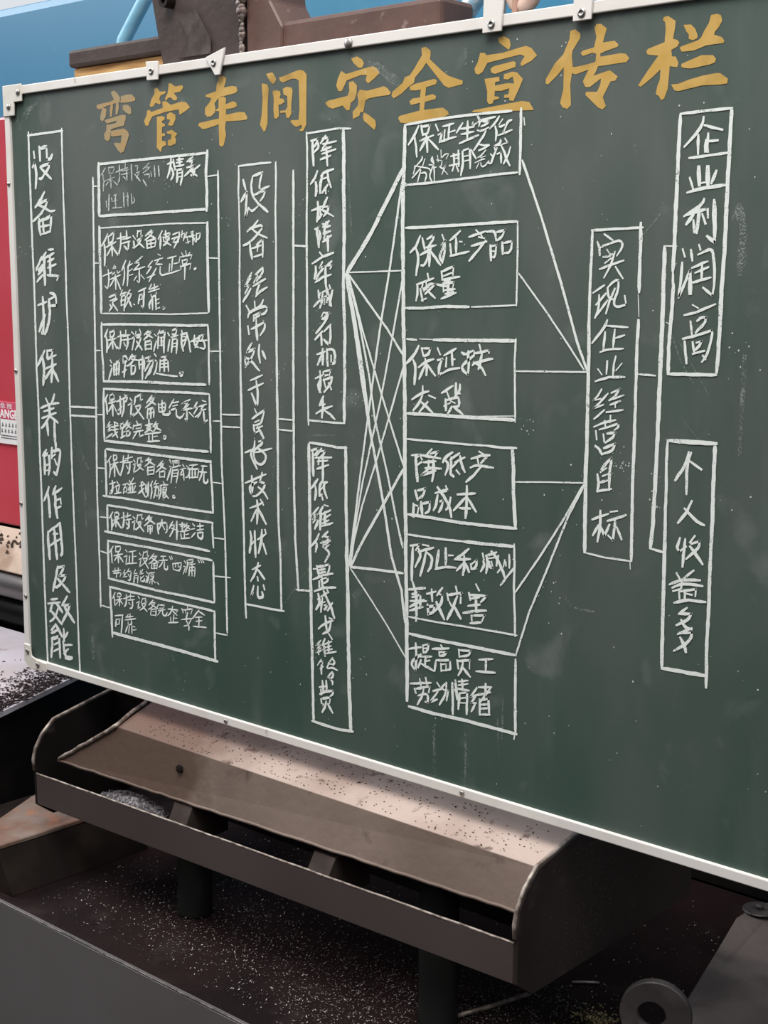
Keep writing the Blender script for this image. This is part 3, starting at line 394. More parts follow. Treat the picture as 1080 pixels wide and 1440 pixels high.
G 49:2360,2185 2365,2170;50:2325,2157 2330,2138;38:2327,2153 2384,2169 2380,2161;48:2380,2153 2380,2136;44:2366,2155 2347,2110 2326,2074;49:2335,2131 2342,2121;48:2352,2122 2381,2085
G 47:2440,2204 2452,2187;48:2413,2172 2418,2152;38:2415,2168 2481,2173 2460,2151;37:2422,2156 2455,2165;37:2409,2131 2456,2142;47:2441,2170 2442,2117;37:2390,2105 2433,2118 2481,2127;48:2423,2101 2426,2081;39:2423,2101 2475,2111 2466,2091;37:2419,2076 2461,2086
K box
O 47:2165,2000 2270,1998 2397,2001 2509,2003 2598,2005;45:2597,1991 2598,1910 2600,1816 2602,1757;49:2167,1753 2273,1751 2401,1756 2514,1755 2606,1755;35:2599,1749 2597,1737
G 35:2163,1947 2218,1963;43:2195,1975 2198,1932 2196,1881 2176,1898 2183,1913 2218,1939;46:2226,1970 2228,1949;38:2226,1970 2251,1979 2243,1952 2228,1947;35:2231,1961 2243,1964;35:2216,1931 2263,1940;44:2239,1935 2236,1907;34:2239,1919 2256,1926;41:2219,1920 2206,1893;40:2221,1908 2271,1894
G 45:2302,1984 2310,1975;35:2266,1966 2334,1980;44:2295,1961 2296,1949;35:2295,1961 2325,1966 2315,1953 2298,1948;43:2281,1929 2276,1895;38:2281,1931 2340,1942 2343,1911 2330,1909;44:2303,1923 2304,1900;39:2303,1921 2325,1927 2323,1905;35:2306,1902 2326,1906
G 44:2375,1983 2378,1960;35:2375,1981 2423,1988 2416,1971 2380,1961;44:2369,1947 2374,1921;38:2369,1945 2419,1956 2419,1929;39:2393,1944 2388,1920 2374,1899;43:2391,1928 2422,1903
G 34:2456,1965 2510,1977;41:2484,1968 2483,1932;34:2445,1925 2520,1935
G 35:2174,1833 2262,1852;47:2214,1855 2219,1836;46:2239,1864 2245,1837;48:2192,1818 2197,1805;37:2197,1819 2257,1839 2252,1818;39:2205,1797 2237,1811 2250,1808 2248,1782 2238,1783;41:2230,1822 2222,1796 2205,1767
G 45:2287,1857 2297,1847;34:2270,1826 2312,1842;36:2292,1830 2258,1786 2288,1802;36:2326,1865 2297,1835;40:2312,1838 2334,1841 2327,1806;40:2326,1861 2322,1824 2298,1786
G 44:2350,1869 2354,1766;45:2360,1848 2365,1841;44:2362,1880 2371,1819;34:2375,1878 2413,1889;44:2389,1887 2392,1858;34:2375,1866 2413,1878;35:2370,1854 2418,1857;43:2380,1840 2376,1788;40:2380,1840 2411,1850 2410,1778;34:2385,1825 2407,1832;35:2385,1810 2407,1814
G 35:2451,1874 2423,1837 2451,1850;36:2447,1846 2428,1819 2447,1822;38:2429,1791 2443,1818;34:2456,1875 2507,1885;42:2484,1892 2484,1857;33:2437,1844 2503,1868;36:2502,1880 2461,1825;42:2461,1837 2462,1787;39:2464,1835 2496,1846 2499,1795;34:2466,1821 2494,1828;34:2466,1807 2494,1815;34:2467,1788 2502,1795
K long narrow chalk column box
O 34:2833,3281 2891,3283 2946,3284 2999,3286;40:2836,3278 2835,3216 2833,3145 2832,3075 2834,2970;48:2992,3298 2994,3237 2993,3191 2994,3111;13:2991,3105 2996,3043;46:2995,3033 2993,2975;51:2832,3031 2835,2936 2835,2864 2835,2816 2836,2685;43:2994,3034 2992,2942 2993,2848 2993,2754 2994,2697;58:2836,2726 2836,2655 2834,2583 2836,2496 2838,2359;45:2994,2737 2993,2654 2992,2569 2994,2485 2996,2354;20:2992,2350 2994,2330;26:2843,2357 2910,2352 2992,2353
G 29:2875,3270 2903,3253;33:2853,3249 2861,3232 2862,3212;30:2861,3233 2892,3243 2917,3252 2933,3249 2936,3235 2918,3210;30:2885,3227 2896,3215;29:2873,3207 2894,3209 2904,3215;30:2880,3190 2899,3203;29:2863,3173 2894,3184 2941,3197;32:2912,3221 2900,3185 2878,3150;31:2915,3180 2940,3148
G 30:2843,3107 2880,3129;33:2864,3101 2864,3063 2852,3037;31:2854,3074 2886,3106;32:2852,3038 2892,3087;32:2891,3122 2895,3092 2909,3090;31:2891,3122 2915,3143 2926,3143 2927,3116 2912,3085 2918,3067 2953,3076 2948,3100;33:2915,3120 2900,3090 2888,3050
G 32:2893,3032 2886,3013 2844,2966;28:2893,3016 2961,3013;33:2887,2998 2883,2949;33:2919,3006 2915,2957;28:2921,2982 2951,2991;28:2872,2941 2902,2951 2948,2954
G 32:2867,2893 2880,2878;33:2897,2917 2895,2881;33:2925,2931 2919,2908 2917,2877;31:2945,2912 2927,2892;29:2859,2858 2905,2872 2956,2875
G 31:2882,2838 2870,2818 2855,2803 2879,2809;30:2904,2827 2877,2799 2856,2781 2888,2793;30:2858,2750 2892,2778;30:2912,2827 2942,2841 2924,2816 2907,2806;29:2921,2811 2955,2824;29:2911,2794 2944,2807;33:2927,2800 2928,2788;29:2899,2772 2953,2782
G 29:2858,2727 2890,2742 2930,2752;34:2894,2747 2896,2733;33:2913,2763 2912,2744;34:2865,2716 2869,2692;30:2875,2720 2910,2732 2939,2743 2941,2734 2927,2723;34:2891,2706 2894,2694;35:2901,2711 2930,2716 2924,2702 2898,2685;40:2891,2708 2895,2688;38:2865,2673 2879,2664 2888,2650;35:2891,2668 2931,2684 2922,2663 2889,2652
G 40:2875,2592 2880,2570 2876,2543;38:2886,2605 2897,2620 2920,2642 2916,2599 2915,2550;35:2885,2599 2904,2612;34:2892,2588 2911,2596;34:2881,2567 2909,2577;34:2876,2542 2923,2554
G 34:2861,2458 2915,2481;40:2888,2487 2889,2455 2887,2426 2881,2396;37:2883,2443 2865,2412;39:2890,2441 2904,2415 2920,2450;34:2922,2487 2945,2493;34:2913,2460 2974,2484;39:2939,2467 2934,2406 2917,2418;40:2945,2445 2962,2412
K broad chalk box
O 34:3103,3580 3139,3581 3186,3583 3254,3584;50:3103,3576 3102,3515 3101,3454 3100,3371 3100,3321;50:3253,3582 3252,3526 3251,3466 3250,3406 3250,3317;53:3099,3359 3099,3275 3099,3212 3097,3170;32:3097,3170 3101,3096 3098,3056;51:3249,3354 3250,3293 3249,3211 3246,3129 3244,3058;49:3101,3132 3099,3068 3096,3026 3093,2961 3094,2890;51:3246,3133 3245,3029 3243,2946 3241,2901;43:3096,2890 3169,2892 3240,2894;16:3083,3030 3093,3024
G 37:3173,3567 3171,3549 3149,3522 3119,3494;32:3176,3546 3199,3539 3229,3531;37:3159,3522 3160,3473;37:3188,3524 3186,3478;37:3182,3508 3181,3478;33:3187,3504 3217,3505;33:3134,3464 3191,3468 3246,3472;50:3185,3502 3188,3478
G 36:3138,3413 3149,3384;56:3163,3440 3167,3393;56:3190,3439 3192,3392;42:3216,3427 3203,3396;37:3132,3374 3171,3383 3243,3390;37:3168,3397 3194,3400
G 40:3183,3356 3178,3344 3162,3332 3125,3313;38:3127,3314 3151,3322 3188,3329;43:3169,3330 3168,3299 3165,3268;42:3153,3316 3133,3291;42:3154,3301 3158,3270;41:3179,3317 3190,3292;42:3195,3329 3197,3308;41:3212,3355 3213,3314 3218,3273 3220,3242 3196,3259;55:3214,3345 3219,3252
G 35:3125,3226 3132,3206;35:3150,3224 3155,3195;36:3125,3193 3124,3160 3118,3098 3150,3170 3150,3107;36:3150,3160 3155,3107;35:3174,3237 3178,3224;34:3169,3210 3207,3226 3215,3220 3223,3170 3223,3129 3219,3104 3190,3124;32:3155,3176 3185,3189 3201,3193;32:3165,3163 3204,3178;35:3185,3187 3185,3147;32:3156,3137 3212,3151
G 32:3161,3078 3178,3070;32:3137,3050 3174,3059 3229,3081;36:3157,3034 3162,3000;34:3175,3034 3191,3047 3203,3045 3199,3028 3181,3013 3174,3004;33:3133,2986 3165,2994 3221,3012 3224,2999 3212,2947 3196,2927;36:3141,2980 3149,2921;36:3166,2979 3171,2951;33:3175,2977 3192,2982 3185,2967 3174,2958;32:3167,2947 3202,2957;34:3198,2944 3206,2934
K broad chalk box
O 25:3098,2709 3102,2701;56:3106,2707 3182,2709 3249,2710;42:3100,2701 3099,2635 3101,2569 3101,2502 3103,2427;52:3245,2706 3245,2648 3245,2584 3246,2497 3247,2445;51:3102,2467 3103,2366 3104,2230 3107,2059;47:3246,2481 3245,2385 3246,2253 3245,2152 3248,2031;52:3109,2059 3173,2062 3243,2064
G 40:3166,2680 3158,2645 3128,2598;39:3171,2655 3207,2636;41:3174,2679 3163,2652 3164,2564
G 39:3182,2546 3166,2514 3141,2481;40:3160,2523 3191,2499 3206,2488 3222,2484
G 39:3150,2442 3140,2411 3149,2401 3169,2418;40:3166,2438 3160,2360;37:3195,2451 3181,2431;37:3183,2427 3210,2438 3209,2420 3171,2383;40:3182,2420 3222,2375
G 42:3143,2339 3155,2323;36:3196,2354 3166,2327;36:3122,2304 3162,2324 3217,2330;37:3131,2296 3162,2314 3225,2314;40:3162,2324 3159,2300;36:3134,2287 3156,2296;41:3152,2292 3155,2269;37:3156,2289 3205,2303 3204,2283;41:3171,2291 3172,2271;38:3178,2286 3193,2285;37:3139,2254 3183,2270 3236,2271
G 36:3180,2246 3155,2225;37:3157,2225 3194,2231 3185,2213 3149,2191;40:3163,2209 3175,2191 3197,2188;36:3154,2167 3197,2191;37:3157,2171 3198,2178 3195,2160 3177,2140 3144,2117;42:3162,2158 3177,2137 3182,2120
K connector lines
O 59:2137,3610 2135,3488 2131,3430 2128,3347;68:2131,3430 2130,3281 2133,3149 2135,3016 2139,2904 2143,2768 2144,2631 2145,2493 2150,2354 2151,2237 2156,2096 2157,1976 2160,1856 2160,1772;70:1892,3166 1989,3279 2064,3386 2129,3482;22:1892,3164 2020,3167 2131,3170;36:1892,3164 1990,3063 2066,2987 2136,2903;47:1886,3160 1927,3011 1965,2828 1991,2666 2019,2556 2054,2414 2089,2247 2133,2140 2149,2035;47:1886,3153 1921,2999 1959,2804 1991,2666;37:1892,3160 1943,3011 1990,2829 2015,2691 2069,2521 2116,2350 2138,2282;34:1895,3160 1965,2966 2021,2830 2077,2695 2139,2550;37:2126,3445 2075,3171 2036,2991 2015,2876 1984,2701 1953,2522 1921,2327 1898,2190;33:2131,3149 2082,2935 2040,2762 2000,2620 1959,2475 1927,2328 1901,2191;33:2139,2877 2077,2707 2019,2551 1959,2403 1921,2278 1905,2186;47:2136,2538 2069,2439 2007,2349 1953,2270 1905,2186;41:1905,2186 2023,2193 2139,2197;28:1905,2181 1992,2094 2072,2010 2153,1915
K connector lines
O 37:366,2631 543,2638;37:364,2596 541,2602;50:558,3522 547,3118 536,2647 526,2277 530,1988 528,1832;24:556,3490 592,3490;24:547,3200 587,3200;25:535,2862 580,2864;25:537,2610 587,2614;26:534,2398 586,2400;26:540,2201 591,2204;28:539,2062 589,2057;28:528,1838 593,1836;42:1272,3516 1270,3246 1269,2870 1268,2485 1281,2198 1285,1852;22:1216,3499 1275,3502;22:1216,3215 1273,3214;23:1216,2884 1273,2886;23:1225,2632 1271,2635;24:1220,2407 1270,2407;24:1211,2200 1281,2203;24:1219,2057 1308,2063;25:1222,1841 1285,1843;28:1271,2659 1369,2664;28:1271,2615 1368,2619
K connector lines
O 48:1646,3499 1644,3242 1640,2885 1639,2443 1644,2244 1657,2068;31:1644,3254 1711,3250;33:1646,2069 1720,2075;27:1568,2663 1638,2664;27:1568,2626 1638,2626
K connector lines
O 38:2588,3485 2655,3333 2735,3130 2793,2969 2830,2887;26:2582,3162 2687,3048 2764,2958 2820,2889;23:2576,2874 2717,2879 2835,2883
K connector lines
O 21:2584,2541 2701,2552 2830,2562;30:2828,2556 2755,2436 2681,2326 2591,2201;31:2828,2550 2779,2460 2708,2291 2646,2150 2599,2008
K connector lines
O 28:2999,2885 3054,2883;56:3069,3233 3070,3036 3068,2822 3067,2663 3062,2462 3057,2400;21:3069,3235 3106,3234;35:3055,2398 3103,2392
"""
TITLE = """
681,3830 700,3834 718,3824 735,3807 734,3793 758,3790 720,3789 650,3781 608,3771 592,3781 594,3790 618,3792 679,3796 699,3801;740,3810 777,3814 805,3812 824,3797 824,3788 804,3786 770,3785 739,3787;627,3778 653,3771 648,3744 628,3726 613,3735 615,3750;751,3777 779,3777 797,3766 800,3745 790,3741 767,3750 750,3762;638,3731 743,3743 767,3740 766,3726 754,3703 723,3701 678,3695 672,3681 671,3662 657,3652 637,3660 634,3679 649,3694 650,3713 704,3715 714,3724 653,3717;675,3689 754,3693 775,3682 784,3670 777,3655 750,3609 731,3605 716,3615 692,3641 698,3645 733,3641 740,3669 690,3668 674,3671
935,3822 953,3823 964,3809 997,3808 996,3801 967,3794 961,3783 969,3770 963,3764 939,3772 927,3760 912,3759 906,3765 916,3785 935,3804;1015,3834 1032,3831 1049,3820 1090,3821 1093,3811 1078,3800 1043,3798 1060,3781 1057,3772 1042,3772 1025,3784 1010,3783 998,3773 993,3783 1008,3800 1013,3818;978,3773 998,3773 1024,3758 1085,3765 1108,3761 1129,3742 1107,3732 1072,3720 1068,3739 997,3736 920,3725 904,3708 895,3693 880,3696 872,3712 887,3731 891,3748 906,3749 914,3741 980,3751;945,3722 973,3723 991,3717 987,3708 973,3705 974,3699 990,3693 990,3687 973,3683 972,3662 989,3661 989,3653 972,3651 971,3636 991,3633 996,3620 973,3614 963,3596 941,3614 945,3675;1003,3727 1023,3733 1049,3722 1049,3707 1034,3686 1016,3685 1006,3692 1017,3700 1017,3707 1001,3710;998,3666 1027,3671 1058,3655 1044,3645 1051,3634 1046,3621 1020,3615 1004,3618 1005,3636 1023,3639 1024,3655 1003,3659
1281,3834 1303,3835 1321,3825 1317,3812 1308,3795 1350,3797 1371,3793 1377,3779 1365,3772 1310,3767 1286,3765 1273,3758 1258,3745 1263,3730 1260,3715 1241,3704 1219,3703 1207,3714 1209,3734 1233,3751 1243,3764 1212,3772 1214,3778 1268,3786 1271,3808 1281,3821;1280,3763 1307,3765 1318,3758 1316,3738 1352,3746 1370,3740 1373,3728 1355,3723 1317,3722 1317,3703 1384,3708 1411,3705 1425,3687 1422,3680 1390,3679 1316,3681 1311,3659 1316,3635 1303,3601 1291,3597 1280,3603 1279,3645 1279,3673 1212,3663 1193,3663 1169,3678 1178,3685 1280,3693 1282,3717 1260,3721 1279,3729
1518,3822 1549,3825 1567,3802 1560,3789 1549,3786 1535,3799;1497,3793 1523,3788 1531,3774 1525,3723 1524,3661 1513,3638 1505,3634 1487,3658 1496,3694 1501,3744;1580,3805 1600,3807 1645,3816 1675,3821 1697,3816 1710,3803 1709,3762 1707,3671 1707,3645 1693,3625 1679,3625 1673,3629 1687,3635 1685,3645 1662,3640 1649,3645 1633,3659 1638,3663 1671,3662 1676,3696 1673,3787 1661,3794 1642,3796 1600,3787 1586,3793;1548,3763 1566,3766 1585,3760 1588,3749 1582,3738 1602,3734 1607,3724 1588,3717 1577,3717 1579,3680 1567,3672 1556,3676 1553,3705 1555,3740;1598,3767 1616,3772 1639,3768 1645,3757 1638,3714 1638,3684 1626,3670 1615,3673 1610,3690 1584,3690 1585,3697 1610,3697 1620,3708 1619,3742 1602,3748
1908,3835 1934,3839 1955,3828 1964,3815 1955,3802 1940,3804 1920,3819;1865,3801 1886,3789 1970,3800 1999,3803 2017,3797 2030,3780 2011,3767 1982,3752 1971,3762 1976,3778 1952,3781 1889,3769 1868,3738 1853,3739 1843,3757 1850,3778;1899,3763 1917,3765 1934,3750 1932,3725 1923,3706 1908,3699 1901,3676 1889,3677 1871,3693 1828,3686 1807,3693 1794,3707 1807,3713 1892,3721 1901,3736;1946,3736 1976,3730 2049,3738 2063,3731 2078,3715 2069,3710 2017,3709 1982,3706 1970,3700 1961,3665 1949,3668 1944,3656 1917,3648 1915,3670 1938,3688 1940,3703 1935,3722;1964,3665 1982,3657 2012,3638 2016,3621 2009,3608 1982,3627 1964,3639 1960,3650
2200,3838 2217,3840 2236,3828 2237,3816 2234,3802 2280,3765 2307,3747 2363,3728 2361,3718 2308,3712 2291,3720 2259,3753 2220,3793 2206,3778 2176,3754 2171,3738 2149,3728 2121,3710 2089,3698 2080,3707 2084,3719 2126,3742 2134,3758 2154,3762 2171,3779 2203,3817;2154,3728 2171,3734 2253,3743 2263,3737 2259,3727 2220,3721 2217,3695 2246,3699 2260,3692 2257,3683 2216,3678 2212,3655 2287,3656 2306,3644 2311,3634 2293,3629 2138,3620 2118,3623 2107,3638 2115,3644 2195,3654 2196,3677 2160,3673 2153,3684 2166,3692 2196,3693 2199,3716 2177,3715 2157,3717
2490,3838 2513,3840 2533,3829 2538,3813 2532,3800 2519,3808 2496,3824;2427,3802 2444,3800 2450,3793 2511,3794 2573,3803 2593,3805 2612,3797 2632,3775 2613,3762 2577,3750 2574,3759 2588,3777 2573,3783 2454,3771 2437,3747 2422,3740 2410,3745 2406,3759 2418,3776;2466,3753 2477,3759 2549,3767 2558,3762 2556,3750 2483,3737 2469,3742;2444,3726 2498,3728 2500,3715 2484,3714 2483,3704 2527,3707 2553,3704 2547,3724 2530,3717 2515,3720 2515,3733 2546,3738 2563,3734 2584,3714 2570,3687 2551,3655 2537,3658 2535,3666 2517,3666 2518,3675 2533,3676 2536,3692 2507,3687 2483,3689 2482,3674 2499,3671 2499,3666 2479,3663 2476,3654 2462,3653 2455,3662 2455,3691;2397,3635 2406,3640 2582,3653 2608,3648 2625,3625 2616,3625 2450,3631
2744,3830 2760,3833 2778,3820 2778,3808 2753,3776 2751,3762 2755,3732 2765,3731 2807,3735 2830,3739 2832,3760 2819,3764 2788,3758 2780,3767 2788,3773 2824,3778 2831,3804 2824,3830 2830,3839 2845,3838 2864,3824 2857,3802 2853,3788 2890,3789 2903,3778 2901,3772 2861,3764 2845,3759 2846,3751 2909,3754 2927,3751 2939,3738 2930,3729 2839,3726 2831,3710 2824,3702 2860,3709 2878,3712 2904,3693 2896,3683 2881,3682 2857,3642 2868,3618 2858,3609 2842,3616 2799,3653 2802,3661 2838,3658 2848,3677 2850,3693 2814,3673 2799,3674 2790,3690 2808,3720 2766,3711 2753,3715 2748,3685 2752,3629 2740,3619 2723,3625 2715,3638 2725,3674 2725,3734 2702,3713 2673,3692 2664,3694 2664,3707 2695,3748 2722,3769 2742,3809
3043,3834 3055,3835 3078,3820 3077,3802 3072,3775 3085,3771 3092,3763 3086,3754 3068,3747 3071,3730 3082,3729 3091,3712 3088,3701 3072,3704 3065,3706 3064,3684 3061,3647 3051,3623 3042,3620 3035,3631 3025,3637 3029,3658 3036,3673 3037,3700 3015,3683 2978,3660 2969,3664 2984,3683 3001,3704 3029,3736 2996,3742 2991,3751 2997,3757 3047,3769 3049,3805 3046,3821 3039,3827;3102,3807 3124,3806 3137,3794 3145,3777 3144,3769 3131,3765 3119,3770 3119,3781 3111,3790;3182,3823 3200,3824 3211,3819 3215,3805 3206,3790 3196,3781 3193,3773 3215,3765 3224,3755 3221,3749 3197,3749 3170,3748 3136,3739 3105,3739 3099,3740 3093,3750 3098,3753 3148,3764 3155,3769 3165,3787 3177,3804;3100,3708 3109,3711 3159,3725 3192,3722 3202,3712 3199,3703 3184,3699 3129,3694 3108,3697 3100,3701;3071,3658 3093,3658 3124,3666 3167,3673 3207,3676 3216,3674 3238,3659 3237,3647 3217,3646 3162,3648 3094,3639 3082,3642
"""
SMEARS = [([(1.3801, 1.1188), (1.3935, 1.0971), (1.4162, 1.0921), (1.4372, 1.0933)], 0.004), ([(1.6526, 1.6397), (1.6478, 1.6125), (1.6474, 1.5804)], 0.009), ([(1.6432, 1.6671), (1.651, 1.6306), (1.6528, 1.5941)], 0.012), ([(1.6338, 1.6492), (1.6401, 1.6672), (1.6487, 1.6579)], 0.003), ([(1.5503, 1.4991), (1.5661, 1.4611), (1.5972, 1.4193)], 0.002), ([(1.5716, 1.3838), (1.6, 1.3567)], 0.002), ([(1.4823, 1.7574), (1.484, 1.7432)], 0.003), ([(1.2949, 1.8033), (1.2951, 1.7923)], 0.004), ([(1.2763, 0.9316), (1.2751, 0.8623)], 0.003), ([(1.2661, 0.895), (1.27, 0.8379)], 0.003), ([(0.9479, 1.7439), (0.9557, 1.6425)], 0.004), ([(0.7744, 1.2675), (0.7591, 1.1904)], 0.0015), ([(0.7762, 1.6811), (0.7754, 1.6217)], 0.002), ([(0.8649, 1.3092), (0.915, 1.313)], 0.003), ([(0.9523, 1.0527), (0.9637, 1.0397)], 0.0025), ([(0.2238, 1.1488), (0.2249, 1.0762)], 0.006), ([(0.2054, 1.2481), (0.2224, 1.2136), (0.2377, 1.1934)], 0.008), ([(0.7106, 1.7548), (0.723, 1.7566)], 0.002), ([(0.0443, 1.8689), (0.0554, 1.889), (0.0882, 1.9073)], 0.012), ([(0.0598, 1.8817), (0.0757, 1.9013), (0.1052, 1.9115)], 0.01), ([(0.0349, 1.8765), (0.0412, 1.8969)], 0.008), ([(0.9938, 1.9054), (1.0238, 1.892), (1.0533, 1.8702)], 0.014), ([(0.9634, 1.9245), (0.971, 1.913)], 0.016), ([(1.1859, 1.908), (1.1862, 1.8897)], 0.01), ([(0.2326, 0.8485), (0.2352, 0.804)], 0.01), ([(1.5272, 1.6611), (1.5005, 1.6332)], 0.002), ([(1.5616, 1.4898), (1.6134, 1.4154)], 0.0015), ([(1.6607, 1.4743), (1.6589, 1.3423)], 0.006), ([(1.203, 0.858), (1.2044, 0.7752)], 0.005), ([(1.1368, 0.8554), (1.1408, 0.7718)], 0.006), ([(0.8635, 1.0896), (0.7927, 1.0031)], 0.0015)]
SPOTS = [(0.0406, 1.6224), (0.7368, 1.5067), (1.4722, 1.3061), (1.4837, 1.3123), (1.1365, 0.8794), (0.6582, 1.672), (0.9719, 0.9262), (1.4612, 1.2795), (1.3095, 1.3554), (0.489, 0.8504), (1.5371, 1.272), (1.3696, 1.9043), (1.652, 1.4833), (0.6251, 1.4476), (0.7798, 1.4163), (0.9636, 1.3778), (0.0847, 1.8525), (1.3675, 1.1147), (1.4597, 1.3254), (1.0347, 1.2193), (0.5069, 1.7389), (0.8911, 1.5274), (0.8342, 1.6912)]
FADE = [[(0.3437, 1.8956), (0.3413, 1.8843), (0.3395, 1.8729)], [(0.3595, 1.8963), (0.359, 1.8849), (0.3567, 1.8755)]]

# board face
def board_material():
    m = bpy.data.materials.new('green_chalkboard'); m.use_nodes = True
    N = m.node_tree.nodes; L = m.node_tree.links; b = N['Principled BSDF']
    tc = N.new('ShaderNodeTexCoord')
    def noise(sc, det, st, w):
        mp = N.new('ShaderNodeMapping'); mp.inputs['Scale'].default_value = st; L.new(tc.outputs['Object'], mp.inputs[0])
        n = N.new('ShaderNodeTexNoise'); n.noise_dimensions = '4D'; n.inputs['W'].default_value = w
        n.inputs['Scale'].default_value = sc; n.inputs['Detail'].default_value = det; n.inputs['Distortion'].default_value = .6
        L.new(mp.outputs[0], n.inputs['Vector']); return n.outputs[0]
    def rng(x, a, c, d, e):
        r = N.new('ShaderNodeMapRange'); r.inputs[1].default_value = a; r.inputs[2].default_value = c; r.inputs[3].default_value = d; r.inputs[4].default_value = e
        L.new(x, r.inputs[0]); return r.outputs[0]
    def mix(f, a, c):
        x = N.new('ShaderNodeMix'); x.data_type = 'RGBA'; L.new(f, x.inputs[0])
        if isinstance(a, tuple): x.inputs[6].default_value = (*a, 1)
        else: L.new(a, x.inputs[6])
        x.inputs[7].default_value = (*c, 1); return x.outputs[2]
    def mul(a, c):
        x = N.new('ShaderNodeMath'); x.operation = 'MULTIPLY'; L.new(a, x.inputs[0]); L.new(c, x.inputs[1]); return x.outputs[0]
    sep = N.new('ShaderNodeSeparateXYZ'); L.new(tc.outputs['Object'], sep.inputs[0])
    top_sheen = rng(sep.outputs[2], .55, 1.50, .0, 1.)           # sky reflection painted in as grey growing toward the top, mixed with eraser dust
    base = mix(rng(noise(2.2, 5, (1, 1, 1), 0), .38, .60, 0, 1), (.038, .074, .058), (.056, .092, .077))
    d1 = rng(noise(3.0, 7, (1.6, 1, .55), 2.), .36, .64, .25, 1.)
    c = mix(rng(mul(d1, top_sheen), 0, 1, 0, .95), base, (.150, .158, .150))
    d0 = rng(noise(1.7, 6, (1.3, 1, .9), 21.), .42, .62, 0, .42)   # green showing through
    c = mix(d0, c, (.046, .098, .072))
    d4 = rng(noise(4.5, 7, (1, 1, .5), 31.), .46, .68, 0, .55)
    c = mix(d4, c, (.125, .140, .132))
    d2 = rng(noise(9, 7, (1.6, 1, .25), 5.), .56, .80, 0, .40)  # vertical wiping streaks
    c = mix(d2, c, (.15, .18, .165))
    d3 = rng(noise(13, 8, (.8, 1, .8), 9.), .60, .80, 0, .6)   # chalk dust clouds
    c = mix(d3, c, (.24, .26, .25))
    L.new(c, b.inputs['Base Color'])
    b.inputs['Roughness'].default_value = .52; b.inputs['Specular IOR Level'].default_value = .32
    bp = N.new('ShaderNodeBump'); bp.inputs['Strength'].default_value = .12; bp.inputs['Distance'].default_value = .001
    L.new(noise(300, 4, (1, 1, 1), 1), bp.inputs['Height']); L.new(bp.outputs[0], b.inputs['Normal'])
    return m

# ---------------------------------------------------------------- structure
M_floor = mat('oily_concrete', (.055, .045, .042), .6, col2=(.025, .02, .02), scale=3, bump=.4)
fl = MB().box(-6, 6, -4, 6, -.1, 0).build('floor', M_floor); fl['kind'] = 'structure'
M_wall = mat('hall_wall_paint', (.62, .66, .70), .8, col2=(.55, .58, .62), scale=1.5)
wl = MB().box(-6, 6, 5.5, 5.6, 0, 6).build('wall_back', M_wall); wl['kind'] = 'structure'
M_wall2 = mat('added_dark_wall', (.11, .10, .095), .85, col2=(.14, .13, .12), scale=1.5)
for nm, a in (('added_wall_left', (-6.1, -6, -4, 5.6, 0, 3.2)), ('added_wall_right', (6, 6.1, -4, 5.6, 0, 3.2)), ('added_wall_front', (-6, 6, -4.1, -4, 0, 3.2))):
    o = MB().box(*a).build(nm, M_wall2); o['kind'] = 'structure'  # unseen dark walls added to hold back light from the sides

# ---------------------------------------------------------------- blue machine housing behind
M_blue = mat('blue_enamel', (.045, .225, .375), .38, col2=(.036, .195, .34), scale=1.6, lo=.35, hi=.7, col3=(.075, .26, .40), s3=5, lo3=.56, hi3=.75)
M_blue_lt = mat('light_blue_paint', (.30, .62, .80), .45, col2=(.22, .52, .72), scale=25)
r = empty('machine_housing', (0, 1.2, 0), 'big plain blue painted machine housing filling the background above the board', 'machine')
MB().box(-3.4, 3.2, .90, 1.5, .30, 2.388, .03).build('housing', M_blue, r)
MB().box(-3.3, 3.1, .95, 1.45, 0, .30).build('plinth', M_dark_screw, r)
settle(r)
tag(MB().tube([(-.405, .6, 2.08), (-.372, .6, 2.155), (-.290, .6, 2.238), (-.16, .6, 2.36)], .017).build('brace_tube', M_blue_lt, smooth=True), 'pale blue diagonal tube left of the dark steel post', 'tube')
M_rustpaint = mat('rusty_pink_paint', (.36, .20, .15), .7, col2=(.46, .28, .21), scale=30)
tag(MB().tube([(.230, .6, 2.0), (.238, .6, 2.145), (.245, .6, 2.33)], .015).build('conduit', M_rustpaint, smooth=True), 'thin rusty brown upright conduit just right of the dark steel post', 'pipe')
M_wrap = mat('wrapped_hose', (.45, .68, .82), .7, col2=(.80, .85, .87), scale=60, lo=.45, hi=.55, bump=.8, bscale=90)
tag(MB().tube([(.655, .6, 2.03), (.690, .6, 2.075), (.738, .6, 2.125), (.80, .6, 2.20)], [.02, .021, .019, .02]).build('hose', M_wrap, smooth=True), 'pale wrapped hose rising behind the board top, left of the pink hook', 'hose')

# ---------------------------------------------------------------- red cabinet with danger sign
M_red = mat('red_enamel', (.52, .045, .065), .30, col2=(.60, .085, .115), scale=2.0, lo=.35, hi=.7, spec=.6)
M_signw = mat('white_sign_plate', (.86, .86, .84), .5, col2=(.80, .80, .77), scale=20)
M_signr = mat('sign_red', (.62, .09, .16), .45)
M_ink = mat('sign_black', (.07, .07, .08), .6)
M_signwhite = mat('sign_white_letters', (.92, .88, .86), .5)
r = empty('control_cabinet', (-1.4, .7, 0), 'tall red cabinet behind the left edge of the board', 'cabinet')
MB().box(-2.6, -.45, .60, .88, .862, 2.007, .008).build('cabinet_body', M_red, r)
MB().box(-2.5, -.55, .66, .86, 0, .862).build('cabinet_stand', M_dark_screw, r)
settle(r)
sg = empty('danger_sign', (-1.0, .596, 1.16), 'white notice with red DANGER band on the red cabinet', 'sign')
MB().box(-1.125, -.845, .5935, .5990, 1.101, 1.172, .001).build('plate', M_signw, sg)
